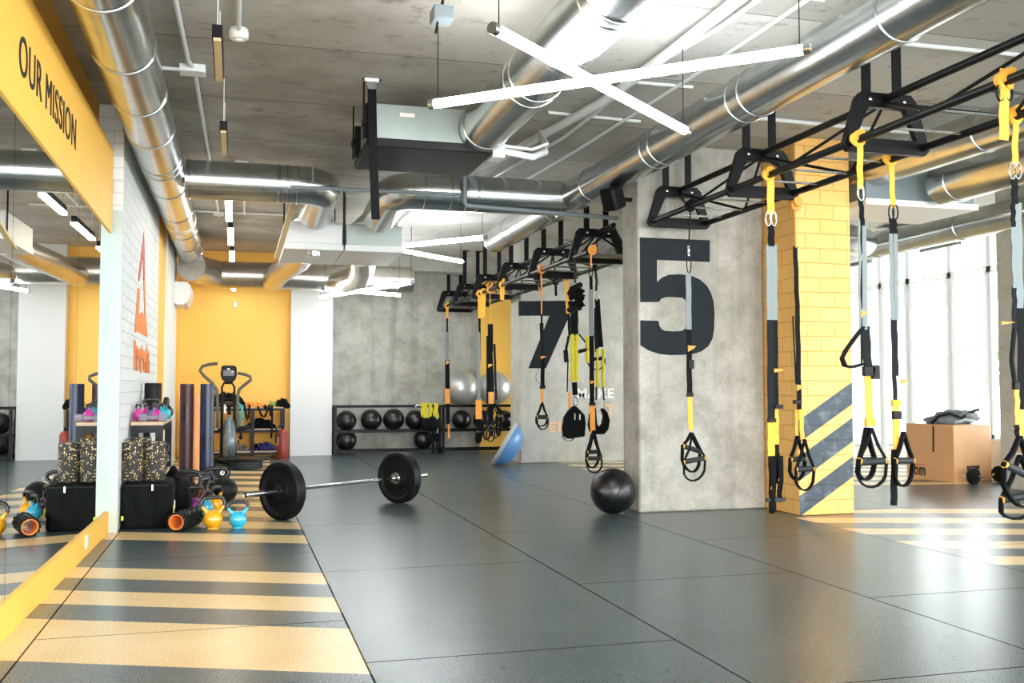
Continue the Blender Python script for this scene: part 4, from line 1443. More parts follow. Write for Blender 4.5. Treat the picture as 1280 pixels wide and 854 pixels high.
# loudspeaker on the pillar
q = aY(766, 248, 7.58)
t = root('loudspeaker', q, 'black loudspeaker mounted high on the left edge of the pillar', 'loudspeaker')
dirv = Vector((-0.75, -0.55, -0.35)).normalized()
sd = Vector((0.55, -0.8, 0)).normalized()
upv = sd.cross(dirv)
build('cabinet', MB().obox(q, dirv * 0.085, sd * 0.07, upv * 0.095), 'black_rubber', t, bevel=0.02)
build('grille', MB().obox(q + dirv * 0.088, dirv * 0.004, sd * 0.055, upv * 0.08), 'black_fabric', t, bevel=0.006)
build('bracket', MB().tube([q - dirv * 0.06, Vector((3.16, 7.75, q.z + 0.03)), Vector((3.21, 7.75, q.z + 0.03))], 0.018, 8), 'black_steel', t)


# ------------------------------------------------------------------ balls
def med_ball(c, r, label, name='medicine_ball', m='black_leather', seams=True, group=None, cat='ball', rot=0.4, floor_flat=0.02):
    t = root(name, (c[0], c[1], c[2] - r), label, cat, group)
    mb = MB().ball(c, r, 32, 20, flat=floor_flat)
    build('shell', mb, m, t)
    if seams:
        for i in range(3):
            ax = Vector((math.cos(rot + i * 2.1), math.sin(rot + i * 2.1), 0.35 + 0.25 * i)).normalized()
            u = ax.orthogonal().normalized()
            w = ax.cross(u)
            pts = [Vector(c) + (u * math.cos(2 * PI * a / 40) + w * math.sin(2 * PI * a / 40)) * (r * 0.9995) for a in range(40)]
            pts = [q_ for q_ in pts if q_.z > c[2] - r * (1 - floor_flat) - 0.0]
            build('seam', MB().tube([q_ for q_ in pts], 0.0028 if r > 0.15 else 0.0022, 5, closed=len(pts) == 40), 'black_rubber', t)
    return t


pb = aZ(769, 643)
r = 0.186
med_ball((pb.x, pb.y + 0.05, r * 0.98), r, 'large black leather medicine ball on the floor against the pillar', rot=0.9)
# slam ball behind the kettlebells
c = aZ(280, 630)
med_ball((c.x, c.y + 0.08, 0.113), 0.115, 'black rubber slam ball on the stripes behind the kettlebells', name='slam_ball', m='black_rubber', seams=False)


# ball racks on the concrete wall
def ball_rack(x0, x1, y0, y1, h, hm, label):
    t = root('ball_rack', ((x0 + x1) / 2, (y0 + y1) / 2, 0), label, 'ball rack', 'black ball racks along the concrete wall')
    b = 0.02
    for x in (x0, x1):
        for yy in (y0, y1):
            build('post', MB().box(x - b, x + b, yy - b, yy + b, 0, h), 'black_steel', t)
    for z in (0.06, hm, h):
        m_ = MB()
        for yy in (y0, y1):
            m_.box(x0 + b, x1 - b, yy - b * 0.8, yy + b * 0.8, z - b, z + b * 0.8)
        for x in (x0, x1):
            m_.box(x - b * 0.8, x + b * 0.8, y0 + b, y1 - b, z - b, z + b * 0.8)
        build('shelf_rail', m_, 'black_steel', t)
    return t


yr0, yr1 = 15.2, 15.5
ra, rb = aY(419, 540, yr0), aY(546, 540, yr0)
hR, hM = aY(480, 508, yr0).z, aY(480, 539, yr0).z
ball_rack(ra.x, rb.x, yr0, yr1, hR, hM, 'black two-tier ball rack beside the white pier')
rc, rd = aY(554, 540, yr0), aY(652, 540, yr0)
ball_rack(rc.x, rd.x, yr0, yr1, hR, hM, 'black two-tier ball rack under the silver balls')
ym = (yr0 + yr1) / 2
G = 'medicine balls on the wall racks'
zt = hM + 0.016
for u, rr, l in ((433, 0.152, 'medicine ball at the upper left end of the left rack'), (464, 0.163, 'second medicine ball on the upper tier of the left rack'),
                 (492, 0.166, 'stitched medicine ball, third on the upper tier of the left rack'), (519, 0.155, 'fourth upper medicine ball, beside the yellow hanging cords')):
    x = aY(u, 525, ym).x
    med_ball((x, ym, zt + rr * 0.93), rr, l, group=G, rot=u)
for u, rr, l in ((433, 0.155, 'medicine ball alone at the lower left of the left rack'), (529, 0.15, 'lower medicine ball half hidden by the black pouches')):
    x = aY(u, 553, ym).x
    med_ball((x, ym, 0.075 + rr * 0.93), rr, l, group=G, rot=u)
x = aY(540, 553, ym).x
for u, rr, l in ((577, 0.152, 'medicine ball under the left silver ball on the right rack'), (603, 0.15, 'medicine ball behind the wide orange trainer on the right rack'), (630, 0.148, 'medicine ball behind the blue dome on the right rack')):
    x = aY(u, 525, ym).x
    med_ball((x, ym, zt + rr * 0.93), rr, l, group=G, rot=u)
for u, l in ((577.5, 'large silver exercise ball on the left of the right-hand rack'), (618, 'large silver exercise ball against the yellow panel')):
    x = aY(u, 487, ym).x
    med_ball((x, ym, hR + 0.016 + 0.262), 0.268, l, name='exercise_ball', m='gym_ball', seams=False, group='silver exercise balls')
# yellow tube cords and pouches hung on the left rack
k = S(yr0 - 0.04)
y = yr0 - 0.04
t = root('resistance_tubes', (aY(538, 500, y).x, y, k.xz(538, 555)[1]), 'bunch of yellow resistance tubes with black pouches hung on the ball rack corner', 'resistance tubes')
for i, u in enumerate((527.5, 529.5, 531.5, 533.5, 537, 539, 543, 545, 547)):
    build('tube_cord', MB().tube([pz(u + math.sin(j + i) * 0.8, 503 + j * 2.6 + (i % 3), -0.01 * (i % 2)) for j in range(8)], 0.013, 7), 'bungee_yellow', t)
for c_, a, b in ((532, 522, 541), (540, 520, 542), (546, 541, 553), (536, 540, 553)):
    build('pouch', MB().ball(pz(c_, (a + b) / 2, -0.02), (b - a) / 2 / 118, 14, 10, sz=1.4), 'black_fabric', t)
build('clip', MB().tube([pz(546, 522), pz(547, 542)], 0.012, 6).tube([pz(527, 507), pz(521, 506), pz(519, 509)], 0.02, 6), 'steel', t)
# extra pair of black pads on the lower tier
x = aY(541, 553, ym).x

# half-dome balance trainer leaning on the wall of the seven
pA, pB = aY(645.5, 525, 12.75), aY(615.5, 577, 12.75)
cdir = (pA - pB)
rb_ = cdir.length / 2
cc = (pA + pB) / 2
ax = Vector((cdir.z, -0.17, -cdir.x)).normalized()
if ax.x < 0:
    ax = -ax
t = root('balance_trainer', (pB.x, pB.y, 0), 'blue half-dome balance trainer leaning against the wall of the seven', 'balance trainer')
cc = Vector((cc.x, cc.y, rb_ * abs(cdir.normalized().z) + 0.012))
build('dome', MB().lathe([(rb_ * 0.93 * math.cos(a * PI / 20), rb_ * 0.62 * math.sin(a * PI / 20) + 0.02) for a in range(11)], cc, ax, 36), 'bosu_blue', t)
build('rim', MB().lathe([(rb_ * 0.9, -0.025), (rb_ * 0.99, -0.02), (rb_, 0.0), (rb_ * 0.98, 0.025), (rb_ * 0.9, 0.03)], cc, ax, 36), 'bosu_grey', t)
build('base_plate', MB().lathe([(rb_ * 0.9, -0.022), (rb_ * 0.3, -0.026), (0.001, -0.026)], cc, ax, 36), 'bosu_dark', t)

# ------------------------------------------------------------------ barbell
n0 = aZ(352.5, 650)
f0 = aZ(499, 629)
P0, P1 = Vector((n0.x, n0.y, 0.225)), Vector((f0.x, f0.y, 0.225))
d = (P1 - P0).normalized()
t = root('barbell', ((P0 + P1) / 2).to_tuple()[:2] + (0,), 'loaded barbell with two black plates lying on the gym floor', 'barbell')
build('bar', MB().tube([P0 + d * 0.03, P1 - d * 0.03], 0.0145, 14), 'chrome', t)
for P, s in ((P0, -1), (P1, 1)):
    build('sleeve', MB().lathe([(0.036, -0.085), (0.036, -0.05), (0.025, -0.049), (0.025, 0.36), (0.021, 0.365), (0.012, 0.362)], P, d * s, 20), 'steel', t)
    pl = MB().lathe([(0.026, -0.045), (0.10, -0.045), (0.105, -0.03), (0.165, -0.03), (0.19, -0.045), (0.218, -0.045), (0.225, -0.035), (0.225, 0.035), (0.218, 0.045), (0.19, 0.045), (0.165, 0.03), (0.105, 0.03), (0.10, 0.045), (0.026, 0.045)], P, d * s, 56, close=True)
    po = build('weight_plate', pl, 'black_rubber', t, angle=25)
    build('hub_ring', MB().lathe([(0.025, 0.044), (0.05, 0.044), (0.05, 0.049), (0.028, 0.05)], P, d * s, 24).lathe([(0.025, -0.044), (0.05, -0.044), (0.05, -0.049), (0.028, -0.05)], P, d * s, 24), 'steel', po)
    build('collar', MB().lathe([(0.026, 0.05), (0.042, 0.05), (0.042, 0.075), (0.026, 0.078)], P, d * s, 20), 'black_rubber', t)


# ------------------------------------------------------------------ kettlebells
def kettlebell(x, y, z, r, h, m, label, rz=0.0, hm='iron_black', group='kettlebells', lean=0.0):
    t = root('kettlebell', (x, y, z), label, 'kettlebell', group)
    s = r / 0.07
    mb = MB()
    prof = [(0.0, 0.0)] + [(r * 0.62, 0.0)]
    for i in range(1, 16):
        a = -PI / 2 + PI * i / 16
        zz = r * 0.97 + r * math.sin(a)
        if zz > 0.004:
            prof.append((r * math.cos(a), zz))
    prof.append((0.0, r * 1.97))
    mb.lathe(prof, (x, y, z), n=28)
    ca, sa = math.cos(rz), math.sin(rz)

    def P(a, zz):
        return (x + a * ca, y + a * sa, z + zz)
    wt = r * 1.12
    for sg in (-1, 1):
        mb.tube([P(sg * r * 0.5, r * 1.6), P(sg * r * 0.82, r * 1.95), P(sg * wt, r * 2.35)], [r * 0.28, r * 0.21, r * 0.19], 10)
    build('bell', mb, m, t)
    top = h - r * 0.17
    pts = [P(-wt, r * 2.3), P(-wt * 1.02, r * 2.3 + (top - r * 2.3) * 0.5), P(-wt * 0.85, top - r * 0.12), P(-wt * 0.55, top), P(wt * 0.55, top), P(wt * 0.85, top - r * 0.12), P(wt * 1.02, r * 2.3 + (top - r * 2.3) * 0.5), P(wt, r * 2.3)]
    build('handle', MB().tube(pts, r * 0.2, 12), hm, t)
    return t


def kb_px(u, v, wpx, hpx, m, label, dy=0.0, rz=0.0, **kw):
    """kettlebell standing on the floor with its base at image point (u, v)"""
    p = aZ(u, v)
    ppm = F / ((Vector((p.x, p.y, 0)) - EYE).dot(FW))
    kettlebell(p.x, p.y + dy, 0, wpx / ppm / 2, hpx / ppm, m, label, rz, **kw)


kb_px(266, 661, 24, 41, 'vinyl_yellow', 'yellow kettlebell standing in front, beside the ribbed roller', rz=0.1)
kb_px(297, 660, 21.5, 34, 'vinyl_blue', 'light blue kettlebell standing alone on the stripe', rz=0.05)
kb_px(269, 640, 20, 32, 'vinyl_yellow', 'yellow kettlebell partly hidden behind the front yellow one', rz=0.9)
kb_px(257, 643, 18, 30, 'vinyl_blue', 'blue kettlebell between the two yellow ones and the roller', rz=1.0)
kb_px(254, 632, 18, 34, 'vinyl_orange', 'orange kettlebell in the middle of the kettlebell cluster', rz=1.1)
kb_px(243, 640, 18, 32, 'vinyl_purple', 'purple kettlebell low behind the ribbed roller', rz=0.3)
kb_px(236, 632, 24, 44, 'iron_black', 'black kettlebell closest to the black bag, with a wide handle', rz=0.0)
kb_px(253, 628, 22, 38, 'iron_black', 'black kettlebell with handle against the navy tube foot', rz=0.2)
kb_px(270, 622, 24, 38, 'iron_black', 'black kettlebell with the tallest handle, beside the slam ball', rz=0.1)
kb_px(262, 634, 18, 32, 'iron_black', 'small black kettlebell behind the orange one', rz=1.2)
kb_px(244, 625, 20, 32, 'iron_black', 'black kettlebell in the back row by the brown tube', rz=0.5)

# ------------------------------------------------------------------ bag, rollers, rack
pf, pg = aZ(152, 662), aZ(212, 662)
yb0 = 7.72
bx0, bx1 = -0.775, -0.435
t = root('equipment_bag', ((bx0 + bx1) / 2, 8.0, 0), 'soft black cube-shaped bag beside the white brick pier', 'bag')
mb = MB()
vs, fs = [], []
N = 8
rnd = random.Random(5)
bmx = bmesh.new()
bmesh.ops.create_cube(bmx, size=1.0)
bmesh.ops.subdivide_edges(bmx, edges=bmx.edges[:], cuts=7, use_grid_fill=True)
for v in bmx.verts:
    x, y_, z = v.co
    bulge = 1 + 0.05 * math.cos(y_ * PI) * (1 if abs(x) > 0.49 else 0)
    x2 = x * bulge + 0.012 * math.sin(z * 19 + y_ * 7)
    z2 = z + (0.035 * math.cos(x * PI) if z > 0.49 else 0) + 0.01 * math.sin(x * 14 + y_ * 9) * (1 if z > -0.45 else 0)
    y2 = y_ + (0.03 * math.sin(x * 17 + z * 4) + 0.02 * math.sin(x * 9 - z * 11)) * (1 - abs(z) * 0.8)
    v.co = ((bx0 + bx1) / 2 + x2 * (bx1 - bx0), yb0 + 0.26 + y2 * 0.52, max(0.0, 0.165 + z2 * 0.33))
bmx.verts.index_update()
mb.add([v.co.copy() for v in bmx.verts], [tuple(v.index for v in f.verts) for f in bmx.faces])
bmx.free()
build('bag_body', mb, 'black_fabric', t, angle=80, bevel=0.0, subsurf=1)
build('zip_pull', MB().obox(((bx0 + bx1) / 2 + 0.04, yb0 - 0.012, 0.30), (0.006, 0, 0), (0, 0.004, 0), (0, 0, 0.022)), 'steel', t)
build('zip', MB().tube([(bx0 + 0.02, yb0 - 0.003, 0.315), (bx1 - 0.02, yb0 - 0.003, 0.315)], 0.005, 6), 'black_rubber', t)
build('side_mark', MB().prism([(bx1 + 0.012, yb0 + 0.05, 0.09), (bx1 + 0.012, yb0 + 0.13, 0.10), (bx1 + 0.012, yb0 + 0.12, 0.17), (bx1 + 0.012, yb0 + 0.09, 0.13), (bx1 + 0.012, yb0 + 0.05, 0.16)], (0.004, 0, 0)), 'tag_yellow', t)
build('side_mark', MB().obox((bx1 + 0.014, yb0 + 0.2, 0.15), (0.003, 0, 0), (0, 0.03, 0), (0, 0, 0.03)), 'paper', t)
build('side_mark', MB().box(bx0 + 0.0, bx0 + 0.016, yb0 - 0.014, yb0 - 0.005, 0.07, 0.1), 'tag_yellow', t)
# darker second bag slumped behind it
t = root('equipment_bag', (-0.44, 8.42, 0), 'slumped dark bag behind the cube-shaped bag', 'bag')
mb = MB()
prof = []
bmx = bmesh.new()
bmesh.ops.create_icosphere(bmx, subdivisions=3, radius=1.0)
for v in bmx.verts:
    x, y_, z = v.co
    w = 0.10 * math.sin(5 * x + 3 * z) + 0.07 * math.sin(7 * y_ - 4 * z)
    k_ = 1 + w
    v.co = (-0.425 + x * 0.105 * k_, 8.45 + y_ * 0.14 * k_, max(0.0, 0.16 + z * 0.19 * k_ - 0.14 * x * max(0, z)))
bmx.verts.index_update()
mb.add([v.co.copy() for v in bmx.verts], [tuple(v.index for v in f.verts) for f in bmx.faces])
bmx.free()
build('bag_body', mb, 'black_fabric', t, angle=70)
build('carry_strap', MB().ribbon([(-0.44, 8.34, 0.33), (-0.36, 8.32, 0.29), (-0.33, 8.33, 0.16), (-0.33, 8.34, 0.06)], 0.04, 0.006, side=(0.6, 1, 0)), 'black_web', t)


def roller(x, y, z, r, h, label):
    t = root('foam_roller', (x, y, z), label, 'foam roller', 'speckled foam rollers standing on the black bag')
    build('foam_body', MB().lathe([(r * 0.3, 0.002), (r * 0.96, 0.0), (r, 0.006), (r, h - 0.006), (r * 0.96, h), (r * 0.3, h), (r * 0.28, h - 0.02)], (x, y, z), n=36), 'speckle', t)


zt_ = 0.343
ppm_ = 170.0
for u, v, yy, l in ((166.5, 553, 7.86, 'black speckled foam roller nearest the pier, on the black bag'), (194, 552, 7.88, 'black speckled foam roller standing on the right of the bag'), (176, 547, 8.05, 'third speckled foam roller half hidden behind the front two')):
    p = aY(u, v, yy)
    roller(p.x, yy, zt_, 0.077, p.z - zt_, l)

# ribbed roller with orange core lying on the floor
p0 = aZ(226, 664)
c0 = Vector((p0.x - 0.03, p0.y - 0.06, 0.071))
dr = Vector((0.33, 0.93, 0)).normalized()
t = root('ribbed_roller', (c0.x, c0.y, 0), 'black ribbed massage roller with an orange hollow core lying on the floor', 'foam roller')
prof = []
L_ = 0.34
mbb = MB()
mbb.lathe([(0.055, 0), (0.063, 0.002), (0.063, L_ - 0.002), (0.055, L_)], c0, dr, 28, close=True)
uu = Vector((0, 0, 1))
ww = dr.cross(uu)
for i in range(9):
    for j in range(12):
        a = 2 * PI * j / 12 + (i % 2) * 0.2
        h_ = 0.010 + i * (L_ - 0.02) / 8
        n_ = uu * math.cos(a) + ww * math.sin(a)
        tt = dr.cross(n_)
        mbb.obox(c0 + dr * h_ + n_ * 0.064, n_ * 0.006, tt * 0.011, dr * 0.012)
build('foam_body', mbb, 'black_rubber', t)
build('core', MB().lathe([(0.048, 0.0), (0.055, -0.001), (0.055, L_ + 0.001), (0.048, L_)], c0, dr, 28, close=True), 'orange_core', t, label='orange hollow core')

# small rack holding the light kettlebells
rx0, rx1, ry0, ry1, rz0 = -0.775, -0.535, 8.28, 9.45, 0.757
t = root('shelf_rack', ((rx0 + rx1) / 2, (ry0 + ry1) / 2, 0), 'low black rack with wooden shelves beside the brick pier', 'rack')
build('shelf_board', MB().box(rx0, rx1, ry0, ry1, rz0 - 0.025, rz0), 'wood_top', t)
build('shelf_board', MB().box(rx0 + 0.02, rx1 - 0.01, ry0, ry1, 0.30, 0.325), 'wood_top', t)
for x in (rx0 + 0.03, rx1 - 0.03):
    for yy in (ry0 + 0.03, ry1 - 0.03):
        build('leg', MB().box(x - 0.028, x + 0.028, yy - 0.028, yy + 0.028, 0, rz0 - 0.026), 'black_steel', t)
build('apron', MB().box(rx0 + 0.058, rx1 - 0.058, ry0 + 0.008, ry0 + 0.03, rz0 - 0.085, rz0 - 0.026).box(rx1 - 0.03, rx1 - 0.002, ry0 + 0.06, ry1, rz0 - 0.07, rz0 - 0.026), 'black_steel', t)
GK = 'light kettlebells on the rack top'
for x, yy, m, r, l in ((-0.735, 8.48, 'vinyl_pink', 0.046, 'pink kettlebell on the rack closest to the pier'), (-0.695, 8.66, 'vinyl_pink', 0.046, 'pink kettlebell behind the first pink one on the rack'),
                       (-0.635, 8.62, 'vinyl_teal', 0.046, 'teal kettlebell between the pink ones on the rack'), (-0.60, 8.45, 'vinyl_pink', 0.046, 'pink kettlebell right of the grey dumbbell middle'),
                       (-0.575, 8.72, 'vinyl_teal', 0.046, 'teal kettlebell at the rack edge by the brown tube'), (-0.565, 8.93, 'vinyl_teal', 0.05, 'teal kettlebell farthest back on the rack edge'),
                       (-0.57, 9.2, 'iron_black', 0.06, 'black kettlebell last on the rack top')):
    kettlebell(x, yy, rz0, r, r * 3.1, m, l, 0.4 + x * 3, group=GK)
for x, yy, r, l in ((-0.67, 8.9, 0.058, 'black kettlebell at the back of the rack against the pier'), ):
    kettlebell(x, yy, rz0, r, r * 3.1, 'iron_black', l, 0.2, group=GK)
for x, yy, r, l in ((-0.60, 8.5, 0.065, 'black kettlebell in front on the lower rack shelf'), (-0.60, 8.85, 0.07, 'black kettlebell in the middle of the lower rack shelf'), (-0.60, 9.2, 0.07, 'black kettlebell at the far end of the lower rack shelf')):
    kettlebell(x, yy, 0.325, r, r * 3.1, 'iron_black', l, 1.0, group='black kettlebells on the lower rack shelf')
p = aY(189, 521, 8.34)
t = root('dumbbell', (p.x, 8.34, rz0), 'grey dumbbell lying across the front of the rack top', 'dumbbell')
q0, q1 = aY(179, 519, 8.34), aY(203, 519, 8.34)
zc_ = rz0 + 0.032
build('grip', MB().tube([(q0.x, 8.34, zc_), (q1.x, 8.34, zc_)], 0.018, 12), 'dumbbell_grey', t)
for q in (q0, q1):
    build('head', MB().lathe([(0.026, -0.03), (0.032, -0.024), (0.032, 0.024), (0.026, 0.03)], (q.x, 8.34, zc_), (1, 0, 0), 8), 'dumbbell_grey', t)
# black roller standing at the back of the rack
p = aY(198, 479, 9.3)
roll = root('foam_roller', (-0.69, 9.3, rz0), 'plain black foam roller standing upright above the light kettlebells', 'foam roller')
build('foam_body', MB().lathe([(0.02, 0.002), (0.07, 0.0), (0.073, 0.006), (0.073, p.z - rz0 - 0.006), (0.07, p.z - rz0), (0.02, p.z - rz0)], (-0.69, 9.3, rz0), n=32), 'black_rubber', roll)


# ------------------------------------------------------------------ tall tubes
def vipr(u, vt, yy, r, m, label, slots, zb=0.0):
    p = aY(u, vt, yy)
    t = root('loading_tube', (p.x, yy, zb), label, 'loading tube', 'tall rubber tubes standing by the rack')
    h = p.z
    build('tube_body', MB().lathe([(r * 0.8, 0.0), (r, 0.0), (r, h), (r * 0.8, h), (r * 0.78, h - 0.03), (r * 0.78, 0.03)], (p.x, yy, zb), n=36, close=True), m, t)
    for a, z0, z1 in slots:
        mb = MB()
        for s_ in range(6):
            a0, a1 = a - 0.3 + s_ * 0.1, a - 0.3 + (s_ + 1) * 0.1
            P_ = [(p.x + (r + 0.001) * math.cos(q_), yy + (r + 0.001) * math.sin(q_), z_) for q_, z_ in ((a0, z0), (a1, z0), (a1, z1), (a0, z1))]
            mb.add(P_, [(0, 1, 2, 3)])
        build('grip_slot', mb, 'iron_black', t)
    return t


fa = -PI / 2 + 0.0
vipr(234, 480, 10.05, 0.065, 'tube_brown', 'tall brown rubber tube with cut-out grips beside the rack', [(fa - 1.2, 0.78, 0.84), (fa - 0.15, 0.79, 0.85), (fa - 0.15, 0.70, 0.76), (fa - 1.2, 0.70, 0.76), (fa - 0.1, 0.20, 0.28), (fa - 0.1, 0.10, 0.16), (fa + 1.1, 0.42, 0.55)])
vipr(259.5, 480, 10.0, 0.065, 'tube_blue', 'tall navy rubber tube standing right of the brown one', [(fa + 0.62, 0.43, 0.56), (fa - 0.55, 0.43, 0.56)])
vipr(245, 493, 12.6, 0.05, 'tube_tan', 'tan tube standing between the brown and the navy tube', [])

# ------------------------------------------------------------------ air bike
yb = 13.55
k = S(yb)
y = yb
t = root('air_bike', (aY(288, 575, yb).x, yb, 0), 'black air bike with a fan wheel and two moving arms before the yellow wall', 'exercise bike')
for pts in (((272, 454.5), (262, 455.5), (253, 458), (250, 463), (254, 469), (265, 479), (271, 487), (272, 500), (272, 535)), ):
    build('moving_arm', MB().tube([pz(*q_) for q_ in pts], 0.021, 10), 'handle_olive', t)
build('moving_arm', MB().tube([pz(*q_) for q_ in ((297, 466.5), (306, 468), (313, 471), (313.5, 475), (306, 481), (299, 487), (297, 495), (297, 535))], 0.021, 10), 'handle_olive', t)
co = build('console', MB().prism([pz(u, v, -0.03) for u, v in ((277, 458), (280, 457), (293, 457), (296, 459.5), (296, 470), (294, 475), (290, 478.5), (282, 478.5), (277, 474), (275.5, 468))], (0, 0.08, 0)), 'black_rubber', t, bevel=0.01)
build('display', MB().prism([pz(u, v, -0.033) for u, v in ((279, 463), (293, 463), (293, 470), (279, 470))], (0, -0.003, 0)), 'iron_black', co)
build('button', MB().prism([pz(u, v, -0.036) for u, v in ((284, 460.5), (287.5, 460.5), (287.5, 462.5), (284, 462.5))], (0, -0.003, 0)).prism([pz(u, v, -0.036) for u, v in ((289, 464.5), (292, 464.5), (292, 465.5), (289, 465.5))], (0, -0.003, 0)), 'paper', co)
lp = [pz(u, v) for u, v in ((280, 479), (277.5, 484), (277.5, 492), (280, 498), (285, 500), (290, 498), (293, 492), (293, 484), (290, 479))]
build('mast', MB().tube(lp, 0.014, 8, closed=True).tube([pz(278, 490), pz(277, 535), pz(276, 572)], 0.018, 8).tube([pz(292.5, 490), pz(293, 530), pz(294, 572)], 0.018, 8), 'black_steel', t)
fc = pz(286, 547)
build('fan_wheel', MB().lathe([(0.02, -0.075), (0.20, -0.07), (0.275, -0.05), (0.285, 0.0), (0.275, 0.05), (0.20, 0.07), (0.02, 0.075)], (fc.x, fc.y, 0.33), (1, 0.12, 0), 36), 'fan_grey', t)
cg = MB()
for i in range(14):
    a = 2 * PI * i / 14
    cg.tube([(fc.x - 0.08, fc.y + 0.05 * math.cos(a), 0.33 + 0.05 * math.sin(a)), (fc.x - 0.075, fc.y + 0.2 * math.cos(a), 0.33 + 0.2 * math.sin(a)), (fc.x, fc.y + 0.29 * math.cos(a), 0.33 + 0.29 * math.sin(a)), (fc.x + 0.075, fc.y + 0.2 * math.cos(a), 0.33 + 0.2 * math.sin(a)), (fc.x + 0.08, fc.y + 0.05 * math.cos(a), 0.33 + 0.05 * math.sin(a))], 0.004, 5)
build('fan_cage', cg, 'iron_black', t)
build('mudguard', MB().tube([(fc.x, fc.y + 0.31 * math.cos(a), 0.33 + 0.31 * math.sin(a)) for a in [PI * 0.15 + PI * 0.9 * i / 10 for i in range(11)]], 0.03, 8), 'fan_grey', t)
build('foot_bar', MB().tube([(fc.x - 0.22, fc.y - 0.42, 0.045), (fc.x + 0.22, fc.y - 0.42, 0.045)], 0.035, 12).tube([(fc.x - 0.2, fc.y + 0.5, 0.04), (fc.x + 0.2, fc.y + 0.5, 0.04)], 0.03, 12).tube([(fc.x, fc.y - 0.42, 0.06), (fc.x, fc.y + 0.5, 0.06)], 0.03, 8), 'black_steel', t)
build('crank', MB().tube([pz(272, 537), pz(300, 537)], 0.015, 8).tube([pz(300, 537), pz(302, 546)], 0.013, 8).tube([pz(298, 536), pz(313, 534)], 0.03, 10), 'black_steel', t)
build('pedal', MB().ball(pz(301, 547), 0.028, 12, 8).box(pz(297, 552).x, pz(299, 552).x, yb - 0.05, yb + 0.05, pz(297, 556).z, pz(297, 550).z), 'black_rubber', t)
sx = fc.x
build('seat', MB().lathe([(0.02, 0.0), (0.10, 0.0), (0.13, 0.03), (0.11, 0.06), (0.02, 0.065)], (sx, yb + 0.55, pz(286, 500).z - 0.1), n=20), 'black_leather', t)
build('seat_post', MB().tube([(sx, yb + 0.5, 0.1), (sx, yb + 0.55, pz(286, 500).z - 0.09)], 0.025, 10), 'black_steel', t)
build('band', MB().ribbon([pz(298, 505), pz(303, 508), pz(302, 525)], 0.035, 0.01).ribbon([pz(303, 522), pz(303, 534)], 0.02, 0.01), 'teal_band', t)
build('bottle', MB().lathe([(0.016, 0), (0.016, 0.11), (0.006, 0.12)], pz(281, 517), n=12), 'paper', t)

# balance board with weight plates before the bike, small wheel
c = aZ(306, 587)
t = root('balance_board', (c.x, c.y, 0), 'flat round black disc on a drum base before the air bike', 'balance board')
build('disc', MB().lathe([(0.02, 0.105), (0.30, 0.105), (0.315, 0.12), (0.30, 0.135), (0.02, 0.15)], (c.x, c.y + 0.2, 0), n=40), 'black_rubber', t)
build('drum', MB().lathe([(0.21, 0.0), (0.22, 0.01), (0.22, 0.104), (0.2, 0.104)], (c.x, c.y + 0.2, 0), n=36), 'grip_grey', t)
c = aZ(277, 602)
t = root('weight_plate', (c.x, c.y, 0), 'small black weight plate standing on edge behind the slam ball', 'weight plate')
build('plate_disc', MB().lathe([(0.02, -0.02), (0.07, -0.012), (0.088, -0.022), (0.095, -0.015), (0.095, 0.015), (0.088, 0.022), (0.07, 0.012), (0.02, 0.02)], (c.x, c.y, 0.095), (0.35, -1, 0), 32, close=True), 'black_rubber', t)
build('hub', MB().lathe([(0.012, -0.023), (0.028, -0.023), (0.028, 0.023), (0.012, 0.023)], (c.x, c.y, 0.095), (0.35, -1, 0), 20, close=True), 'steel', t)

# ------------------------------------------------------------------ storage shelf at the yellow wall
ysf, ysb = 14.95, 15.35
xl, xr = aY(238, 520, ysf).x, aY(354, 520, ysf).x
xm = aY(316, 520, ysf).x
zt1, zt2, zt3 = aY(330, 511, ysf).z, aY(330, 538, ysf).z, aY(330, 566, ysf).z
t = root('storage_rack', ((xl + xr) / 2, (ysf + ysb) / 2, 0), 'black three-tier storage rack against the yellow back wall', 'rack')
for x in (xl, xm, xr):
    for yy in (ysf, ysb):
        build('post', MB().box(x - 0.025, x + 0.025, yy - 0.02, yy + 0.02, 0, zt1), 'black_steel', t)
for z in (zt1, zt2, zt3):
    build('shelf_board', MB().box(xl, xr, ysf, ysb, z, z + 0.022), 'wood_top', t)
    build('shelf_rail', MB().box(xl, xr, ysf - 0.022, ysf, z - 0.03, z + 0.005), 'black_steel', t)
build('painted_wall_shade', MB().box(xl, xr, ysb + 0.1, ysb + 0.11, 0.06, zt1 - 0.05), 'yellow_shaded', t)  # added sheet, paints the wall behind the rack as shaded


def heap(name, u, v, w, h, m, label, cat, seed, n=9, yy=15.12, rad=0.03):
    """crumpled heap of straps or cloth resting on a shelf"""
    c = aY(u, v, yy)
    rnd = random.Random(seed)
    mb = MB()
    for i in range(n):
        pts = []
        a0 = rnd.uniform(0, 6)
        ww_ = rnd.uniform(0.5, 1.0) * w / 2
        hh_ = rnd.uniform(0.3, 1.0) * h
        off = rnd.uniform(-w * 0.2, w * 0.2)
        for j in range(9):
            s_ = -1 + 2 * j / 8
            pts.append((c.x + off + s_ * ww_ * 0.8, yy + rnd.uniform(-0.06, 0.06), c.z + rad + hh_ * (1 - s_ * s_) * 0.9 * (0.75 + 0.25 * math.sin(a0 + j * 2))))
        mb.tube(pts, rad * rnd.uniform(0.7, 1.1), 7)
    return tag(build(name, mb, m), label, cat, 'gear lying on the storage rack')


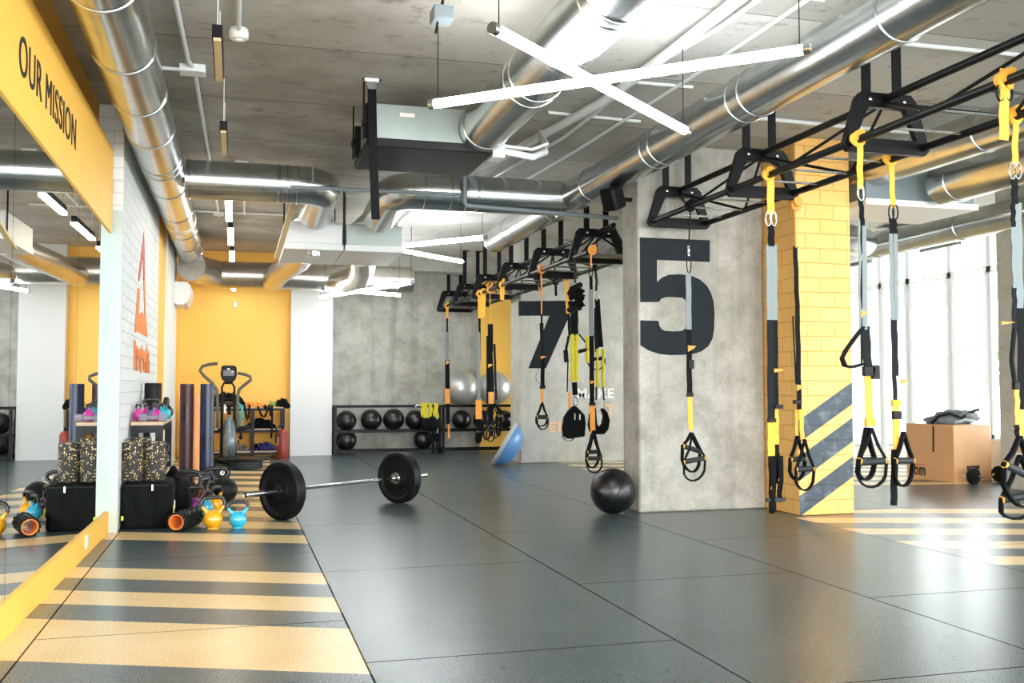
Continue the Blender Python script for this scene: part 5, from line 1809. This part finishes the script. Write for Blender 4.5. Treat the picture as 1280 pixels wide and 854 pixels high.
heap('strap_heap', 318, 511, 0.55, 0.09, 'orange_web', 'orange straps heaped on the top shelf of the yellow wall rack', 'straps', 1, 8, rad=0.022)
heap('strap_heap', 343, 511, 0.2, 0.1, 'cloth_green', 'green bands on the top shelf beside the orange straps', 'bands', 2, 6, rad=0.02)
heap('strap_heap', 352, 511, 0.2, 0.14, 'black_web', 'black straps at the right end of the top shelf', 'straps', 3, 8)
heap('strap_heap', 247, 511, 0.16, 0.22, 'black_fabric', 'black bundle on the top shelf behind the navy tube', 'straps', 4, 9)
heap('strap_heap', 283, 511, 0.42, 0.19, 'black_fabric', 'black gear bag on the top shelf behind the air bike', 'bag', 5, 14, rad=0.05)
heap('strap_heap', 326, 538, 0.42, 0.16, 'black_fabric', 'black bundle on the middle shelf of the yellow wall rack', 'bag', 6, 14, rad=0.04)
heap('strap_heap', 247, 538, 0.18, 0.2, 'black_fabric', 'black bundle on the middle shelf behind the tall tubes', 'bag', 16, 8, rad=0.04)
heap('cloth_heap', 331, 566, 0.28, 0.14, 'cloth_purple', 'purple cloth heap on the lowest shelf', 'cloth', 7, 10, rad=0.035)
heap('cloth_heap', 320, 566, 0.2, 0.13, 'black_fabric', 'dark cloth beside the purple heap on the lowest shelf', 'cloth', 8, 8, rad=0.035)
heap('cloth_heap', 300, 566, 0.25, 0.1, 'bag_grey', 'grey cloth on the lowest shelf behind the bike pedal', 'cloth', 9, 8, rad=0.03)
k = S(ysf - 0.05)
y = ysf - 0.05
for pts, l in ((((305, 505), (308, 520), (309, 526), (311, 520), (312, 506)), 'thin black band looping down from the top shelf near the bike'), (((322, 508), (327, 520), (331, 521), (335, 512), (337, 506)), 'black straps hanging from the top shelf over the gap'), (((340, 507), (340, 535), (339, 548)), 'black strap hanging down the right side of the rack')):
    tag(build('hanging_strap', MB().ribbon([pz(*q_) for q_ in pts], 0.03, 0.006), 'black_web'), l, 'strap', 'straps hanging off the storage rack')
tag(build('hanging_strap', MB().ribbon([pz(330, 507), pz(334, 512), pz(338, 510), pz(339, 520)], 0.05, 0.008), 'black_web'), 'broad black strap draped over the edge of the top shelf', 'strap', 'straps hanging off the storage rack')

# fire extinguisher
c = aZ(352, 570)
cy = 14.72
x = aY(353.5, 560, cy).x
t = root('fire_extinguisher', (x, cy, 0), 'red fire extinguisher standing between storage rack and white pier', 'fire extinguisher')
hE = aY(353, 536, cy).z
build('cylinder', MB().lathe([(0.075, 0.0), (0.078, 0.01), (0.078, hE - 0.07), (0.06, hE - 0.025), (0.025, hE)], (x, cy, 0), n=28), 'ext_red', t)
build('valve', MB().lathe([(0.02, hE), (0.02, hE + 0.04), (0.008, hE + 0.05)], (x, cy, 0), n=12).box(x - 0.07, x + 0.01, cy - 0.012, cy + 0.012, hE + 0.03, hE + 0.05), 'black_steel', t)
build('instruction_label', MB().lathe([(0.0785, 0.12), (0.0785, 0.26)], (x, cy, 0), n=28), 'paper', t) if False else None
build('hose', MB().tube([(x - 0.02, cy - 0.02, hE + 0.03), (x - 0.1, cy - 0.05, hE), (x - 0.1, cy - 0.05, hE - 0.2)], 0.012, 8), 'black_rubber', t)
mb = MB()
for s_ in range(5):
    a0, a1 = PI + 0.1 + s_ * 0.12, PI + 0.1 + (s_ + 1) * 0.12
    mb.add([(x + 0.079 * math.cos(q_), cy + 0.079 * math.sin(q_), z_) for q_, z_ in ((a0, 0.2), (a1, 0.2), (a1, 0.31), (a0, 0.31))], [(0, 1, 2, 3)])
build('instruction_label', mb, 'paper', t)

# wall air conditioner and sensor
y0 = aX(224, 370, -0.79).y
pa, pb2 = aX(222, 356, -0.79), aX(222, 383, -0.79)
t = root('wall_air_conditioner', (-0.70, 14.2, pb2.z), 'white wall air conditioner high on the left in the yellow corner', 'air conditioner')
z0, z1 = zat(384, -0.7, 14.2), zat(356, -0.7, 14.2)
prof = [(-0.79, z0 + 0.03), (-0.79, z1), (-0.62, z1), (-0.575, z1 - 0.05), (-0.57, z1 - 0.15), (-0.60, z0 + 0.05), (-0.66, z0), (-0.75, z0)]
build('housing', MB().prism([(a, 13.75, b) for a, b in prof], (0, 0.9, 0)), 'plastic_white', t, bevel=0.008)
build('louvre', MB().obox((-0.625, 14.2, z0 + 0.035), (0.004, 0, 0.004), (0, 0.4, 0), (0.03, 0, 0.04)), 'pipe_grey', t)
q = aY(294, 381, 15.49)
tag(build('wall_sensor', MB().box(q.x - 0.03, q.x + 0.03, 15.455, 15.499, q.z - 0.045, q.z + 0.045), 'plastic_white', bevel=0.012), 'small white sensor on the yellow back wall', 'sensor')
# camera / projector-like valve at the duct corner is left to the duct itself

# ------------------------------------------------------------------ plyo box and gear by the windows
A_, B_, C_ = aZ(1134, 597), aZ(1193, 604), aZ(1240, 601)
hB = zat(531, A_.x, A_.y)
hB2 = zat(530, B_.x, B_.y)
D_ = A_ + (C_ - B_)
hh = (hB + hB2) / 2
base = [A_, B_, B_ + (C_ - B_) * 1.0, D_]
t = root('plyometric_box', ((A_ + C_) / 2).to_tuple()[:2] + (0,), 'plywood jump box standing in front of the windows', 'box')
build('box_body', MB().prism([(p_.x, p_.y, 0.0) for p_ in base], (0, 0, hh)), 'plywood', t, bevel=0.004)
dAB = (B_ - A_).normalized()
nAB = Vector((dAB.y, -dAB.x, 0))


def on_ab(u, v):
    d_ = ray(u, v)
    tt_ = ((A_ - EYE).dot(nAB)) / d_.dot(nAB)
    return EYE + d_ * tt_ + nAB * 0.003


def pr_ab(pts, m, nm):
    build(nm, MB().prism([on_ab(u, v) for u, v in pts], nAB * 0.002), m, t)


pr_ab([(1166, 533), (1168, 533), (1168, 565), (1166, 565)], 'stencil', 'grip_slot')
o = on_ab(1143, 593.5)
e = on_ab(1157, 594)
zh = on_ab(1143, 583).z - o.z
build('stencil_lettering', text_mb('om', o, dAB, (0, 0, 1), (e - o).length, zh, 0.002, bold=0.02), 'stencil', t)
pr_ab([(1143, 580), (1156, 580.5), (1156, 581.5), (1143, 581)], 'stencil_red', 'stencil_line')
dBC = (C_ - B_).normalized()
ms = (B_ + C_) / 2
pq = aZ(1216, 600)
build('grip_slot', MB().obox(Vector((ms.x, ms.y, 0.155)) + Vector((dBC.y, -dBC.x, 0)) * 0.002, dBC * 0.1, Vector((dBC.y, -dBC.x, 0)) * 0.002, (0, 0, 0.02)), 'stencil', t)
# crumpled bag on the box
cx_, cy_ = (A_ + C_).x / 2 + 0.05, (A_ + C_).y / 2
t = root('duffel_bag', (cx_, cy_, hh), 'crumpled grey duffel bag lying on the plywood box', 'bag')
bmx = bmesh.new()
bmesh.ops.create_icosphere(bmx, subdivisions=4, radius=1.0)
for v in bmx.verts:
    x, y_, z = v.co
    w = 0.10 * math.sin(6 * x + 3 * z + 2 * y_) + 0.08 * math.sin(9 * y_ - 5 * z) + 0.05 * math.sin(17 * x - 8 * z)
    k_ = 1 + w
    v.co = (cx_ + 0.02 + x * 0.31 * k_, cy_ + y_ * 0.16 * k_, hh + max(0.0, 0.06 + z * 0.09 * k_ + 0.03 * x))
bmx.verts.index_update()
mb = MB()
mb.add([v.co.copy() for v in bmx.verts], [tuple(v.index for v in f.verts) for f in bmx.faces])
bmx.free()
build('bag_body', mb, 'bag_grey', t, angle=60)
build('carry_strap', MB().ribbon([(cx_ - 0.36, cy_ - 0.12, hh + 0.01), (cx_ - 0.28, cy_ - 0.14, hh + 0.09), (cx_ - 0.15, cy_ - 0.15, hh + 0.12), (cx_, cy_ - 0.16, hh + 0.07), (cx_ + 0.2, cy_ - 0.13, hh + 0.15), (cx_ + 0.31, cy_ - 0.08, hh + 0.16)], 0.035, 0.006, side=(0, 0.3, 1)), 'black_web', t)
build('carry_strap', MB().ribbon([(cx_ - 0.1, cy_ - 0.17, hh + 0.02), (cx_ + 0.05, cy_ - 0.165, hh + 0.05), (cx_ + 0.2, cy_ - 0.15, hh + 0.03)], 0.03, 0.006, side=(0, 0.3, 1)), 'pipe_grey', t)


def wheel(u, v, label, ang):
    p_ = aZ(u, v)
    a_ = Vector((math.cos(ang), math.sin(ang), 0))
    t_ = root('ab_wheel', (p_.x, p_.y, 0), label, 'ab wheel', 'black ab wheels by the box')
    c_ = Vector((p_.x, p_.y, 0.09))
    build('wheel', MB().lathe([(0.02, -0.03), (0.06, -0.028), (0.085, -0.024), (0.09, -0.01), (0.09, 0.01), (0.085, 0.024), (0.06, 0.028), (0.02, 0.03)], c_, a_, 30), 'black_rubber', t_)
    build('axle_handle', MB().tube([c_ - a_ * 0.13, c_ + a_ * 0.13], 0.014, 12), 'steel', t_)


wheel(1217, 606, 'black ab wheel on the floor before the plywood box', -1.35)
wheel(1250, 603, 'black ab wheel on the floor between box and concrete column', 0.3)

# ------------------------------------------------------------------ light
w = bpy.data.worlds.new('world')
sc.world = w
w.use_nodes = True
bg = w.node_tree.nodes['Background']
bg.inputs[0].default_value = (0.93, 0.97, 1.0, 1)
bg.inputs[1].default_value = 9.5


def area(name, loc, rot, sx_, sy_, e, col=(1, 1, 1)):
    l = bpy.data.lights.new(name, 'AREA')
    l.shape = 'RECTANGLE'
    l.size, l.size_y = sx_, sy_
    l.energy = e
    l.color = col
    o_ = bpy.data.objects.new(name, l)
    COL.objects.link(o_)
    o_.location = loc
    o_.rotation_euler = rot
    return o_


area('fill_light', (3.5, -3.2, 1.7), (PI / 2, 0, 0), 9, 2.4, 260, (1, 0.99, 0.97))
sc.view_settings.view_transform = 'Standard'
sc.view_settings.look = 'None'
sc.view_settings.exposure = 0.27
sc.cycles.use_denoising = True
sc.cycles.max_bounces = 8
sc.cycles.diffuse_bounces = 4
sc.cycles.sample_clamp_indirect = 6.0
